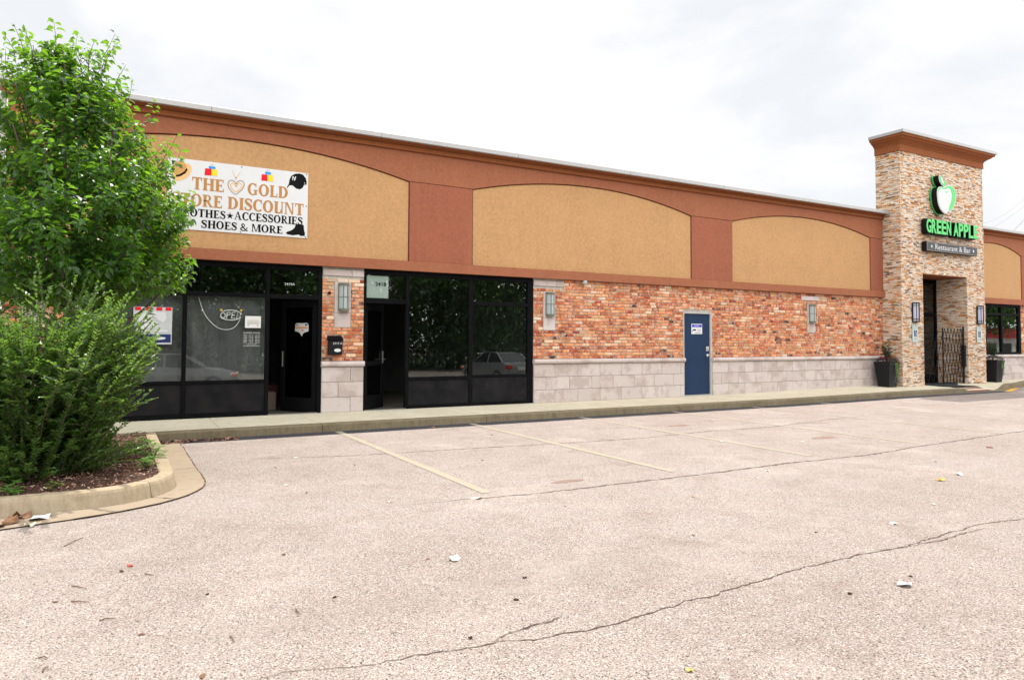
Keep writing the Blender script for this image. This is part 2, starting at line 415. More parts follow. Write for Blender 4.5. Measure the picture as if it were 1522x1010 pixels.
M['orange'] = simple('orange_scrap', (.62, .28, .08), .7, .2, 40)
M['debris'] = simple('dark_seed_husk', (.025, .015, .01), .9, .3, 40)
M['twig'] = simple('brown_twig', (.13, .07, .04), .9, .3, 40)
M['carpaint'] = simple('silver_car_paint', (.28, .29, .30), .28, .03, 2, 0, 90, 0, 1, .55)
M['carglass'] = simple('dark_car_glass', (.012, .014, .016), .06, 0)
M['tyre'] = simple('black_tyre', (.015, .015, .015), .85, .1, 20)
M['taillight'] = simple('red_lens', (.45, .01, .01), .2, 0)
M['lens'] = simple('clear_lens', (.75, .75, .74), .15, 0)
M['amber'] = simple('amber_lens', (.75, .16, .02), .25, 0)
M['wire'] = simple('cable_rubber', (.22, .22, .24), .7, 0)
M['grass'] = simple('verge_grass', (.06, .12, .03), .95, .35, 2, .4, 30, .6, 30)
M['box'] = simple('cardboard', (.13, .10, .07), .85, .1, 6)
M['crate'] = simple('red_plastic', (.07, .012, .012), .5, .1, 6)
M['rowhouse'] = simple('white_siding', (.72, .72, .70), .7, .06, 1)
M['redroof'] = simple('red_fascia', (.42, .03, .035), .6, .08, 2)

# ------------------------------------------------------------------ lettering
def text_poly(txt):
    cu = bpy.data.curves.new('t', 'FONT'); cu.body = txt; cu.resolution_u = 3
    return cu
def text_mb(mb, txt, x0, x1, z0, z1, y, depth=0., bold=0., spacing=1.0):
    """built-in font lettering facing -Y, fitted to the box x0..x1, z0..z1"""
    cu = text_poly(txt); cu.extrude = .5 if depth else 0.; cu.offset = bold; cu.space_character = spacing
    ob = bpy.data.objects.new('t', cu); COL.objects.link(ob)
    dg = bpy.context.evaluated_depsgraph_get(); me = bpy.data.meshes.new_from_object(ob.evaluated_get(dg))
    xs = [v.co.x for v in me.vertices]; ys = [v.co.y for v in me.vertices]
    ax, bx, ay, by = min(xs), max(xs), min(ys), max(ys)
    b = len(mb.v)
    for v in me.vertices:
        mb.v.append((x0 + (v.co.x - ax) / (bx - ax) * (x1 - x0), y - (v.co.z + .5) * depth if depth else y, z0 + (v.co.y - ay) / (by - ay) * (z1 - z0)))
    for p in me.polygons: mb.f.append(tuple(b + i for i in p.vertices)); mb.t.append((0, 0, 0))
    COL.objects.unlink(ob); bpy.data.objects.remove(ob); bpy.data.meshes.remove(me); bpy.data.curves.remove(cu)
def ringarc(cx, cz, rx, rz, a0, a1, wx, wz, n=16):
    out = []
    for i in range(n):
        q = []
        for t in (a0 + (a1 - a0) * i / n, a0 + (a1 - a0) * (i + 1) / n):
            c, s_ = math.cos(math.radians(t)), math.sin(math.radians(t))
            q.append(((cx + rx * c, cz + rz * s_), (cx + (rx - wx) * c, cz + (rz - wz) * s_)))
        out.append([q[0][0], q[1][0], q[1][1], q[0][1]])
    return out
def sweep(pts, ws):
    out = []; L = []
    for i, p in enumerate(pts):
        a = pts[max(0, i - 1)]; b = pts[min(len(pts) - 1, i + 1)]
        dx, dz = b[0] - a[0], b[1] - a[1]; l = math.hypot(dx, dz) or 1
        L.append(((p[0] - dz / l * ws[i] / 2, p[1] + dx / l * ws[i] / 2), (p[0] + dz / l * ws[i] / 2, p[1] - dx / l * ws[i] / 2)))
    for i in range(len(pts) - 1): out.append([L[i][0], L[i + 1][0], L[i + 1][1], L[i][1]])
    return out
ST, TH, SF, SE = .235, .105, .07, .075
def rc(x0, x1, z0, z1): return [(x0, z0), (x1, z0), (x1, z1), (x0, z1)]
def stem(x, w=ST, top=True, bot=True):
    o = [rc(x, x + w, 0, 1)]
    if bot: o.append(rc(x - SE, x + w + SE, 0, SF))
    if top: o.append(rc(x - SE, x + w + SE, 1 - SF, 1))
    return o
def bez(pts, n=20):
    """smooth curve through points (catmull-rom)"""
    out = []
    P = [pts[0]] + pts + [pts[-1]]
    m = len(pts) - 1
    for k in range(m):
        p0, p1, p2, p3 = P[k], P[k + 1], P[k + 2], P[k + 3]
        for i in range(n // m + 1):
            t = i / (n // m + 1)
            out.append(tuple(.5 * ((2 * p1[d]) + (p2[d] - p0[d]) * t + (2 * p0[d] - 5 * p1[d] + 4 * p2[d] - p3[d]) * t * t + (3 * p1[d] - p0[d] - 3 * p2[d] + p3[d]) * t ** 3) for d in range(len(p1))))
    out.append(pts[-1]); return out
def glyph(c):
    s = SE
    if c == 'E': return stem(s) + [rc(s, .66, 1 - TH, 1), rc(.6, .66, .74, 1), rc(s, .52, .46, .46 + TH), rc(.46, .52, .38, .62), rc(s, .69, 0, TH), rc(.63, .69, 0, .28)], .72
    if c == 'T': return stem(.27, top=False) + [rc(0, .74, 1 - TH, 1), rc(0, .06, .7, 1), rc(.68, .74, .7, 1)], .76
    if c == 'H': return stem(s) + stem(s + .52) + [rc(s, s + .6, .46, .46 + TH)], .90
    if c == 'L': return stem(s) + [rc(s, .64, 0, TH), rc(.58, .64, 0, .32)], .67
    if c == 'I': return stem(s), .37
    if c == 'N': return stem(s, .09, bot=True) + stem(.66, .09, bot=False) + [[(s, 1), (s + .2, 1), (.75, 0), (.62, 0)]], .86
    if c == 'M': return stem(s, .09) + stem(.80, ST) + [[(s, 1), (s + .2, 1), (.56, 0), (.48, 0)], [(.48, 0), (.56, 0), (.90, 1), (.80, 1)]], 1.09
    if c == 'O': return ringarc(.43, .5, .43, .52, 0, 360, .23, .1, 30), .88
    if c == 'C': return ringarc(.43, .5, .43, .52, 48, 318, .23, .1, 24) + [rc(.66, .72, .66, .99)], .76
    if c == 'G': return ringarc(.43, .5, .43, .52, 48, 300, .23, .1, 24) + [rc(.66, .72, .66, .99), rc(.56, .76, .04, .44), rc(.46, .84, .40, .46)], .86
    if c == 'D': return stem(s) + ringarc(.36, .5, .46, .5, -90, 90, .23, .1, 18) + [rc(s, .36, 0, .08), rc(s, .36, .92, 1)], .86
    if c == 'R': return stem(s) + ringarc(.38, .735, .3, .265, -90, 90, .18, .08, 14) + [rc(s, .38, .92, 1), rc(s, .38, .47, .55), [(.3, .5), (.5, .5), (.82, 0), (.6, 0)], rc(.58, .86, 0, SF)], .84
    if c == 'S':
        pts = bez([(.56, .74), (.52, .88), (.34, .955), (.16, .90), (.12, .74), (.24, .60), (.40, .49), (.54, .36), (.52, .14), (.34, .045), (.14, .10), (.07, .28)], 44)
        n = len(pts); ws = [.09 + .15 * math.exp(-((i / n - .5) / .17) ** 2) + .02 for i in range(n)]
        return sweep(pts, ws) + [rc(.55, .6, .68, .98), rc(.03, .08, .02, .32)], .66
    if c == 'U': return stem(s, ST, bot=False) + stem(.64, .09, bot=False) + ringarc(.405, .36, .33, .38, 180, 360, .17, .1, 16), .84
    if c == 'A': return [[(.36, 1), (.46, 1), (.14, 0), (.07, 0)], [(.36, 1), (.50, 1), (.82, 0), (.60, 0)], rc(.2, .62, .3, .37), rc(0, .26, 0, SF), rc(.52, .90, 0, SF)], .89
    if c == '&':
        pts = bez([(.86, .52), (.78, .30), (.60, .08), (.34, .045), (.10, .15), (.12, .36), (.34, .52), (.52, .68), (.50, .88), (.36, .95), (.22, .86), (.24, .68), (.46, .38), (.74, .08), (.92, .04)], 60)
        return sweep(pts, [.1 if i < 14 or 30 < i < 44 else .15 for i in range(len(pts))]), .98
    return [], .34
def serif_text(mb, txt, x0, x1, z0, z1, y):
    adv = 0; polys = []
    for ch in txt:
        g, w = glyph(ch)
        polys += [[(px + adv, pz) for px, pz in p] for p in g]; adv += w + .05
    adv -= .05; k = 0
    for p in polys:
        q = [(x0 + px / adv * (x1 - x0), z0 + pz * (z1 - z0)) for px, pz in p]
        area = sum(q[i][0] * q[(i + 1) % len(q)][1] - q[(i + 1) % len(q)][0] * q[i][1] for i in range(len(q)))
        if area < 0: q = q[::-1]
        mb.face([(a, y - .0002 * (k % 9), b) for a, b in q]); k += 1

# ------------------------------------------------------------------ ground
def smooth(a, b, x):
    t = max(0, min(1, (x - a) / (b - a))); return t * t * (3 - 2 * t)
def gz(x, y):
    return .03 * smooth(14, 20, x) - .5 * smooth(-11.3, -16.5, y)
mb = MB()
xs = [-220, -120, -60, -30, -15] + [-8 + 2 * i for i in range(26)] + [50, 70, 110, 160, 240]
ys = [240, 140, 80, 40, 12, 0, -3, -6, -9, -10.5, -11.3, -12, -13, -14, -15, -16, -17, -19, -25, -40, -80, -140, -240]
b0 = 0
for yv in ys:
    for xv in xs: mb.v.append((xv, yv, gz(xv, yv)))
nx = len(xs)
for j in range(len(ys) - 1):
    for i in range(nx - 1):
        mb.f.append((j * nx + i, (j + 1) * nx + i, (j + 1) * nx + i + 1, j * nx + i + 1)); mb.t.append((0, 0, 0))
struct(mb.build('parking_lot', M['asphalt'], smooth=True))

def sheet(name, poly, z, mat, kind='structure'):
    mb = MB()
    a = sum(poly[i][0] * poly[(i + 1) % len(poly)][1] - poly[(i + 1) % len(poly)][0] * poly[i][1] for i in range(len(poly)))
    if a < 0: poly = poly[::-1]
    mb.face([(x, y, gz(x, y) + z) for x, y in poly]); return struct(mb.build(name, mat), kind)
def ribbon(name, pts, w, z, mat, wob=.02, seed=1, sub=.06, taper=True, vary=True):
    r = random.Random(seed); P = []
    for i in range(len(pts) - 1):
        (x0, y0), (x1, y1) = pts[i], pts[i + 1]; L = math.hypot(x1 - x0, y1 - y0); n = max(1, int(L / sub))
        for k in range(n): P.append((x0 + (x1 - x0) * k / n, y0 + (y1 - y0) * k / n))
    P.append(pts[-1]); mb = MB(); pl = None; n = len(P); off = 0
    for i, (x, y) in enumerate(P):
        off = off * .75 + r.uniform(-wob, wob)
        a = P[max(0, i - 1)]; b = P[min(n - 1, i + 1)]; dx, dy = b[0] - a[0], b[1] - a[1]; l = math.hypot(dx, dy)
        ww = w * (r.choice((.3, .6, 1, 1, 1.3, 2.1)) * r.uniform(.6, 1.1) if vary else 1) * (min(1, 6 * i / n, 6 * (n - i) / n) if taper else 1) / 2 + .001
        cx, cy = x - dy / l * off, y + dx / l * off
        q = ((cx - dy / l * ww, cy + dx / l * ww), (cx + dy / l * ww, cy - dx / l * ww))
        if pl: mb.face([(pl[1][0], pl[1][1], gz(*pl[1]) + z), (q[1][0], q[1][1], gz(*q[1]) + z), (q[0][0], q[0][1], gz(*q[0]) + z), (pl[0][0], pl[0][1], gz(*pl[0]) + z)])
        pl = q
    return struct(mb.build(name, mat))
# parking stripes
for i, x in enumerate((3.30, 5.755, 8.18, 10.635, 13.08, 15.5)):
    w = .055
    mb = MB(); n = 14; y0, y1 = -1.62, -6.98
    for k in range(n):
        a = y0 + (y1 - y0) * k / n; b = y0 + (y1 - y0) * (k + 1) / n
        mb.face([(x - w, b, gz(x, b) + .004), (x + w, b, gz(x, b) + .004), (x + w, a, gz(x, a) + .004), (x - w, a, gz(x, a) + .004)])
    struct(mb.build('parking_stripe', M['stripe']))
sheet('aisle_stripe', [(24.0, -1.72), (24.12, -1.88), (27.5, -.62), (27.35, -.50)], .004, M['stripe_new'])
# cracks and joints
ribbon('pavement_crack', [(12, -10.6), (9, -10.25), (6.91, -10.1), (6.57, -10.04), (6.2, -10.02), (5.78, -10.06), (5.56, -10.06), (5.3, -10.08), (4.86, -10.07), (4.66, -10.05), (4.37, -10.07), (4.09, -10.05), (3.76, -10.1), (3.49, -10.13), (3.34, -10.13), (3.16, -10.16), (2.97, -10.14), (2.63, -10.18), (2.33, -10.21), (2.09, -10.18), (1.93, -10.18), (1.78, -10.13), (1.59, -10.1), (1.45, -10.08), (1.28, -10.05), (1.12, -10.04), (1.0, -10.02), (.8, -9.94), (.5, -9.94)], .009, .003, M['crack'], .010, 3, .025)
ribbon('pavement_crack', [(1.76, -10.12), (1.74, -10.07), (1.85, -10.04), (2.08, -10.01), (2.2, -9.98)], .007, .005, M['crack'], .01, 4, .03)
ribbon('pavement_crack', [(4.9, -10.05), (5.3, -10.13), (5.8, -10.12), (6.3, -10.09)], .006, .005, M['crack'], .01, 5, .03)
ribbon('pavement_crack', [(2.2, -7.08), (2.77, -7.12), (3.31, -7.18), (3.74, -7.24), (4.39, -7.25), (5.48, -7.26), (6.33, -7.25), (7.43, -7.21), (8.15, -7.25), (9.07, -7.3), (10.24, -7.16), (11.43, -7.08), (13.83, -6.93), (18, -6.6)], .022, .003, M['crack'], .012, 6, .05)
ribbon('pavement_crack', [(1.02, -3.56), (1.94, -3.92), (2.76, -4.11), (3.66, -4.21), (4.64, -4.31), (5.8, -4.46), (7.24, -4.56), (8.8, -4.44), (10.38, -4.51), (12.79, -4.13), (15, -4)], .017, .003, M['crack'], .012, 7, .05)
def blob(cx, cy, rx, ry, seed):
    r = random.Random(seed); return [(cx + rx * math.cos(t) * r.uniform(.7, 1.15), cy + ry * math.sin(t) * r.uniform(.7, 1.15)) for t in [2 * PI * k / 16 for k in range(16)]]
for i, (x, y, rx, ry) in enumerate(((4.36, -6.86, .20, .07), (9.94, -5.87, .32, .12), (9.0, -3.58, .26, .09), (.95, -10.25, .06, .02))):
    sheet('rust_stain', blob(x, y, rx, ry, i), .0025, M['rust'])
# building's shadow on the asphalt beside the kerb, painted as a dark strip
ribbon('kerb_shadow_strip', [(.95, -1.71), (6, -1.72), (12, -1.71), (18, -1.73), (22.3, -1.72), (24.2, -1.7)], .40, .002, M['kerb_shade_bed'], .012, 9, .25, False, False)

# ------------------------------------------------------------------ sidewalk and kerb
def wz(x, y):       # height of the walk: falls from the wall to the kerb
    base = .157 + .065 * smooth(13, 20, x); edge = .13 + .035 * smooth(14, 20, x)
    t = max(0, min(1, -y / 1.5)); z = base + (edge - base) * t
    if x > 22.0 and y < -.55: # kerb ramp in front of the entrance
        k = smooth(22.1, 22.7, x) * (1 - smooth(24.1, 24.8, x)) * smooth(-.65, -1.5, y); z += (.045 - z) * k
    return z
def edgeY(x):
    if x < 24.2: return -1.38
    return -1.38 + .5 * smooth(24.2, 26.0, x) + .45 * smooth(26, 28.2, x)
mb = MB()
J = [-4.6 + 1.524 * i for i in range(27)]
for i in range(len(J) - 1):
    x0, x1 = J[i] + .004, J[i + 1] - .004; n = 6 if x0 > 20 else 2
    for k in range(n):
        a = x0 + (x1 - x0) * k / n; b = x0 + (x1 - x0) * (k + 1) / n
        yy = [.02, -.35, -.7, -1.05]
        for m_ in range(4):
            ya = yy[m_]; yb0 = yy[m_ + 1] if m_ < 3 else None
            pa = max(ya, edgeY(a)) if m_ else .02; pb = max(ya, edgeY(b)) if m_ else .02
            qa = max(yb0, edgeY(a)) if yb0 else edgeY(a); qb = max(yb0, edgeY(b)) if yb0 else edgeY(b)
            if pa - qa < .01 and pb - qb < .01: continue
            mb.face([(a, qa, wz(a, qa)), (b, qb, wz(b, qb)), (b, pb, wz(b, pb)), (a, pa, wz(a, pa))])
    for xx, s in ((x0, 1), (x1, -1)):   # joint faces
        mb.face([(xx, .02, wz(xx, .02)), (xx, edgeY(xx), wz(xx, edgeY(xx))), (xx, edgeY(xx), 0), (xx, .02, 0)][::s])
struct(mb.build('sidewalk', M['walk']))
mb = MB(); mb.box(-4.6, 36, -1.1, .0, -.2, .02); struct(mb.build('sidewalk_bed', M['kerb_shade_bed']))
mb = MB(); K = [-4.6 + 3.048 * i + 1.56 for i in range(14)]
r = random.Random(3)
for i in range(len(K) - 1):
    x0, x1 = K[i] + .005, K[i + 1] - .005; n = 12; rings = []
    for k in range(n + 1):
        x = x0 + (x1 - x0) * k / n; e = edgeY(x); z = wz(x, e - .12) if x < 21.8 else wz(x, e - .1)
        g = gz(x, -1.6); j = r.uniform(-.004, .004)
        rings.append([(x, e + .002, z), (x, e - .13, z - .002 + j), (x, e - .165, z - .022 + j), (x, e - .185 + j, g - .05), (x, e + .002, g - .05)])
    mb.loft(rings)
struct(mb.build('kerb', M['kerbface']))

# ------------------------------------------------------------------ building
bld = thing('strip_mall', 'long low brick and stucco shop building with tan arched wall panels and black storefronts', 'building', (9, 0, 0))
XL, XT0, XT1, XR = -1.49, 20.62, 25.18, 36.
# panels: left, right, apex z
PAN = [(-1.05, 5.13, 5.085), (6.535, 12.71, 5.09), (14.15, 20.0, 5.05), (25.0, 28.88, 5.05)]
ZS, ZB, ZF = 4.70, 3.095, 5.305
def arch(x):
    for a, b, top in PAN:
        if a <= x <= b:
            w = (b - a) / 2; h = top - ZS; rr = (w * w + h * h) / (2 * h); d = x - (a + b) / 2
            return ZS + math.sqrt(max(0, rr * rr - d * d)) - (rr - h)
    return None
for seg0, seg1 in ((XL, XT0), (XT1, XR)):
    mb = MB(); brk = {seg0, seg1}
    for a, b, t in PAN:
        for e in (a, b):
            if seg0 < e < seg1: brk.add(e)
    B = sorted(brk)
    for i in range(len(B) - 1):
        x0, x1 = B[i], B[i + 1]; mid = (x0 + x1) / 2
        g0 = .003 if x0 in (4.72, 11.9, 16.2, 18.9) else 0; g1 = .003 if x1 in (4.72, 11.9, 16.2, 18.9) else 0
        x0 += g0; x1 -= g1
        if arch(mid) is None:
            mb.box(x0, x1, -.042, .02, ZS + .004, ZF)
            pm = MB(); pm.bbox(B[i] + .004, B[i + 1] - .004, -.038, .02, ZB + .003, ZS - .007, .003); pm.build('pilaster', M['pilaster'], bld)
        else:
            n = max(8, int((x1 - x0) / .14)); rings = []
            for k in range(n + 1):
                x = x0 + (x1 - x0) * k / n; z = arch(min(max(x, B[i] + 1e-6), B[i + 1] - 1e-6))
                rings.append([(x, -.042, z), (x, -.042, ZF), (x, .02, ZF), (x, .02, z)])
            mb.loft(rings)
    mb.build('parapet_frieze', M['brown'], bld)
for a, b, t in PAN:
    x0, x1 = a + .02, b - .02
    segs = [(x0, x1)] if not (x0 < XT0 < x1 or x0 < XT1 < x1) else ([(max(x0, XT1), x1)])
    for p0, p1 in segs:
        n = 40; pts = [(p0, ZB + .004), (p1, ZB + .004)]
        for k in range(n + 1):
            x = p1 + (p0 - p1) * k / n; pts.append((x, arch(x) - .022))
        m2 = MB(); m2.prism(pts, -.012, .02); m2.build('stucco_panel', M['tan'], bld)
mb = MB()
mb.box(XL, XT0, .024, .3, 2.9, 5.43); mb.box(XT1, XR, .024, .3, 2.9, 5.43); mb.box(XL, XL + .25, .3, 14, .1, 5.43); mb.box(XL + .25, XR, 13.7, 14, .1, 5.43); mb.box(XR - .25, XR, .3, 13.7, .1, 5.43)
mb.build('parapet_wall', M['brown'], bld)
mb = MB(); mb.box(XL + .25, XR - .25, .3, 13.7, 4.7, 4.9); mb.box(XT0 - .2, XT1 + .2, .45, 3, 2.7, 5.2); mb.build('roof', M['dark_room'], bld)
for x0, x1 in ((XL - .02, XT0), (XT1, XR)):
    m2 = MB(); prof = [(-.095, 2.9), (-.095, 3.088), (-.075, 3.094), (.022, 3.094), (.022, 2.9)]
    m2.extrude_x(prof, x0, x1); m2.build('lower_band', M['brown'], bld)
    m2 = MB(); prof = [(-.04, 5.306), (-.10, 5.306), (-.10, 5.392), (-.085, 5.40), (-.105, 5.408), (-.13, 5.414), (-.165, 5.428), (-.215, 5.436), (-.25, 5.452), (.02, 5.452), (.02, 5.306)]
    m2.extrude_x(prof, x0 - .06 if x0 < 0 else x0, x1); m2.build('cornice', M['soffit'], bld)
    m2 = MB(); x = x0 - .14 if x0 < 0 else x0
    while x < x1 - .1:
        e = min(x + 3.05, x1); e = x1 if x1 - e < .3 else e
        m2.bbox(x + .002, e - .002, -.29, .34, 5.434 if False else 5.436, 5.528, .006); x = e
    m2.build('coping', M['coping'], bld)

# bricks -------------------------------------------------------------
def bricks(mb, x0, x1, z0, z1, y, holes=(), L=.212, H=.0725, g=.011, seed=1):
    r = random.Random(seed); nrow = round((z1 - z0) / H); H = (z1 - z0) / nrow
    for j in range(nrow):
        za, zb = z0 + j * H + g * .5, z0 + (j + 1) * H - g * .5
        x = x0 - (L * .5 if j % 2 else 0) - r.uniform(0, .03)
        while x < x1:
            l = L * r.uniform(.86, 1.10); a, b = max(x + g / 2, x0 + .001), min(x + l - g / 2, x1 - .001); x += l
            if b - a < .02: continue
            segs = [(a, b)]
            for hx0, hx1, hz0, hz1 in holes:
                if zb > hz0 + .01 and za < hz1 - .01:
                    ns = []
                    for p, q in segs:
                        if q <= hx0 or p >= hx1: ns.append((p, q)); continue
                        if p < hx0 - .02: ns.append((p, hx0 - .004))
                        if q > hx1 + .02: ns.append((hx1 + .004, q))
                    segs = ns
            for p, q in segs:
                yo = y + r.uniform(-.006, .005); dz = r.uniform(-.003, .003); ti = (r.random(), r.random(), r.random() * 3)
                mb.bbox(p, q, yo, y + .05, za + dz, zb + dz, .006, ti)
def stoneblocks(mb, x0, x1, zs, y, L=.6, seed=1, d=.05):
    r = random.Random(seed)
    for j in range(len(zs) - 1):
        x = x0 - (L / 2 if j % 2 else L * .12)
        while x < x1:
            a, b = max(x + .003, x0), min(x + L - .003, x1); x += L
            if b - a < .015: continue
            yo = y + r.uniform(-.002, .002)
            mb.bbox(a, b, yo, y + d, zs[j] + .003, zs[j + 1] - .003, .004, (r.random(), r.random(), r.random() * 4))
ZL0, ZL1 = 1.012, 1.115
CZ = [.155, .44, .725, 1.008]
def ledge(mb, x0, x1):
    prof = [(.02, ZL0)] + [(-.045 - .045 * math.cos(t), (ZL0 + ZL1) / 2 + (ZL1 - ZL0) / 2 * math.sin(t)) for t in [(-90 + 180 * k / 10) / 180 * PI for k in range(11)]] + [(.02, ZL1)]
    mb.extrude_x(prof, x0, x1, (R.random(), .5, R.random() * 3))
def wall_section(x0, x1, holes, lampx, plaq=None, seed=1):
    """brick over limestone wainscot, joined in one section of wall"""
    w = MB()
    segs = []; cur = x0
    hz = sorted(holes)
    for h in hz: segs.append((cur, h[0])); cur = h[1]
    segs.append((cur, x1))
    core = MB()
    for a, b in segs: core.box(a, b, .012, .2, .1, 2.9)
    for h in hz: core.box(h[0], h[1], .012, .2, h[3], 2.9)
    hol = [tuple(h) for h in hz]
    bm = MB(); trim = MB()
    lh = []
    if lampx is not None:
        c, w0 = lampx
        lh.append((c - .157, c + .157, 1.755, 2.62))
        for zz0, zz1 in ((1.757, 2.03), (2.034, 2.618)): trim.bbox(c - .155, c + .155, -.012, .03, zz0, zz1, .004, (R.random(), .5, R.random() * 4))
        trim.build('lamp_surround', M['lime'], bld); trim = MB(); pb = plaq
        lh.append((pb[0] - .003, pb[1] + .003, 2.733, 2.857))
        for a, b in ((pb[0], pb[2] - .003), (pb[2] + .003, pb[1])): trim.bbox(a, b, -.012, .03, 2.735, 2.855, .004, (R.random(), .5, R.random() * 4))
        trim.build('stone_plaque', M['lime'], bld)
    bricks(bm, x0, x1, ZL1 + .002, 2.898, -.004, hol + lh, seed=seed)
    for k, (a, b) in enumerate(segs):
        sm = MB(); stoneblocks(sm, a, b, CZ, -.032, .62, seed + k); sm.build('stone_base', M['lime'], bld)
        sm = MB(); ledge(sm, a - .012, b + .012); sm.build('stone_ledge', M['lime'], bld)
    wc = core.build('wall_core', M['mortar'], bld)
    bm.build('brickwork', M['brick'], bld)
    return wc
wall_section(-1.49, -.69, [], (-1.09, 0), (-1.485, -.695, -.91), 11)
wall_section(3.427, 4.223, [], (3.81, 0), (3.43, 4.22, 3.985), 12)
wall_section(8.065, XT0, [(12.44, 13.42, .1, 2.29)], (8.47, 0), (8.068, 8.86, 8.66), 13)
# second lamp surround on the long wall (stone plates proud of the brick)
t2 = MB()
for zz0, zz1 in ((1.78, 2.04), (2.045, 2.60)): t2.bbox(17.26 - .155, 17.26 + .155, -.022, .0, zz0, zz1, .004, (R.random(), .5, R.random()))
t2.build('lamp_surround', M['lime'], bld); t2 = MB()
for a, b in ((16.86, 17.40), (17.406, 17.62)): t2.bbox(a, b, -.022, .0, 2.70, 2.82, .004, (R.random(), .5, R.random()))
t2.build('stone_plaque', M['lime'], bld)
# right of the tower: short wall, window, brick
core = MB(); core.box(XT1, 26.46, .012, .2, .1, 2.9); core.box(28.84, XR, .012, .2, .1, 2.9); core.box(26.46, 28.84, .012, .2, .1, 1.1); core.build('wall_core', M['mortar'], bld)
bm = MB(); bricks(bm, XT1, XR, ZL1 + .002, 2.898, -.004, [(26.46, 28.84, 1.0, 3.0)], seed=21); bm.build('brickwork', M['brick'], bld)
sm = MB(); stoneblocks(sm, XT1, XR, CZ, -.032, .62, 22); sm.build('stone_base', M['lime'], bld)
sm = MB(); ledge(sm, XT1, XR); sm.build('stone_ledge', M['lime'], bld)
# interiors
mb = MB(); mb.box(-1.2, 8.2, .1, 9, .10, .152); mb.build('interior_floor', M['floor_in'], bld); mb = MB(); mb.box(25.3, 35, .21, 9, .10, .152); mb.build('interior_floor', M['floor_in'], bld)
mb = MB(); mb.box(-1.2, 8.2, 5.0, 5.1, .152, 3.4); mb.box(3.78, 3.88, .2, 5.0, .152, 3.4); mb.box(8.2, 8.3, .2, 5.1, .152, 3.4); mb.box(-1.24, -1.2, .3, 5, .152, 3.4); mb.box(-1.2, 8.2, .3, 5.1, 3.3, 3.4); mb.build('interior_wall', M['dark_room'], bld); mb = MB()
mb.box(25.3, 25.4, .21, 5, .152, 3.4); mb.box(25.4, 35, 5, 5.1, .152, 3.4); mb.box(25.4, 35, .31, 5, 3.3, 3.4); mb.build('interior_wall', M['dark_room'], bld)

# storefronts ----------------------------------------------------------
def storefront(bars, panes, kicks, name='storefront_frame'):
    f = MB()
    for x0, x1, z0, z1 in bars: f.bbox(x0, x1, .012, .11, z0, z1, .004)
    fo = f.build(name, M['black'], bld)
    for x0, x1, z0, z1, mt in panes:
        g = MB(); g.box(x0, x1, .058, .066, z0, z1); g.build('window_pane', M[mt], bld)
    for x0, x1, z0, z1 in kicks:
        g = MB(); g.bbox(x0, x1, .03, .08, z0, z1, .004); g.build('kick_panel', M['kick'], bld)
    return fo
HB, HT = 2.80, 2.897
storefront([(-.69, 3.427, HB, HT), (-.69, -.63, .155, HB), (-.36, -.28, .155, HB), (1.045, 1.112, .155, HB), (2.412, 2.478, .155, HB), (3.352, 3.427, .155, HB),
            (-.63, -.36, .745, .80), (-.28, 1.045, .745, .80), (1.112, 2.412, .745, .80), (-.63, -.36, 2.275, 2.345), (-.28, 1.045, 2.275, 2.345), (1.112, 2.412, 2.275, 2.345), (2.478, 3.352, 2.265, 2.345),
            (-.63, -.36, .155, .24), (-.28, 1.045, .155, .24), (1.112, 2.412, .155, .24)],
           [(-.63, -.36, .80, 2.275, 'glass_dirty'), (-.28, 1.045, .80, 2.275, 'glass_dirty'), (1.112, 2.412, .80, 2.275, 'glass_dirty'), (-.28, 1.045, 2.345, HB, 'glass'), (-.63, -.36, 2.345, HB, 'glass'), (1.112, 2.412, 2.345, HB, 'glass'), (2.478, 3.352, 2.345, HB, 'glass')],
           [(-.63, -.36, .24, .745), (-.28, 1.045, .24, .745), (1.112, 2.412, .24, .745)])
storefront([(4.223, 8.065, HB, HT), (4.223, 4.262, .155, HB), (5.095, 5.165, .155, HB), (6.498, 6.585, .155, HB), (7.925, 8.065, .155, HB),
            (5.165, 6.498, .715, .785), (6.585, 7.925, .745, .80), (6.585, 7.925, 2.255, 2.335), (4.262, 5.095, 2.235, 2.325),
            (5.165, 6.498, .155, .225), (6.585, 7.925, .155, .225)],
           [(5.165, 6.498, .785, HB, 'glass'), (6.585, 7.925, .80, 2.255, 'glass'), (6.585, 7.925, 2.335, HB, 'glass'), (4.262, 5.095, 2.325, HB, 'glass')],
           [(5.165, 6.498, .225, .715), (6.585, 7.925, .225, .745)])
storefront([(26.46, 28.84, 2.80, 2.897), (26.46, 26.55, 1.118, 2.80), (28.70, 28.84, 1.118, 2.80), (27.50, 27.60, 1.118, 2.80), (26.55, 27.50, 1.118, 1.2), (27.60, 28.70, 1.118, 1.2), (26.55, 27.50, 2.50, 2.58), (27.60, 28.70, 2.50, 2.58)],
           [(26.55, 27.50, 1.2, 2.50, 'glass'), (27.60, 28.70, 1.2, 2.50, 'glass'), (26.55, 27.50, 2.58, 2.80, 'glass'), (27.60, 28.70, 2.58, 2.80, 'glass')], [])
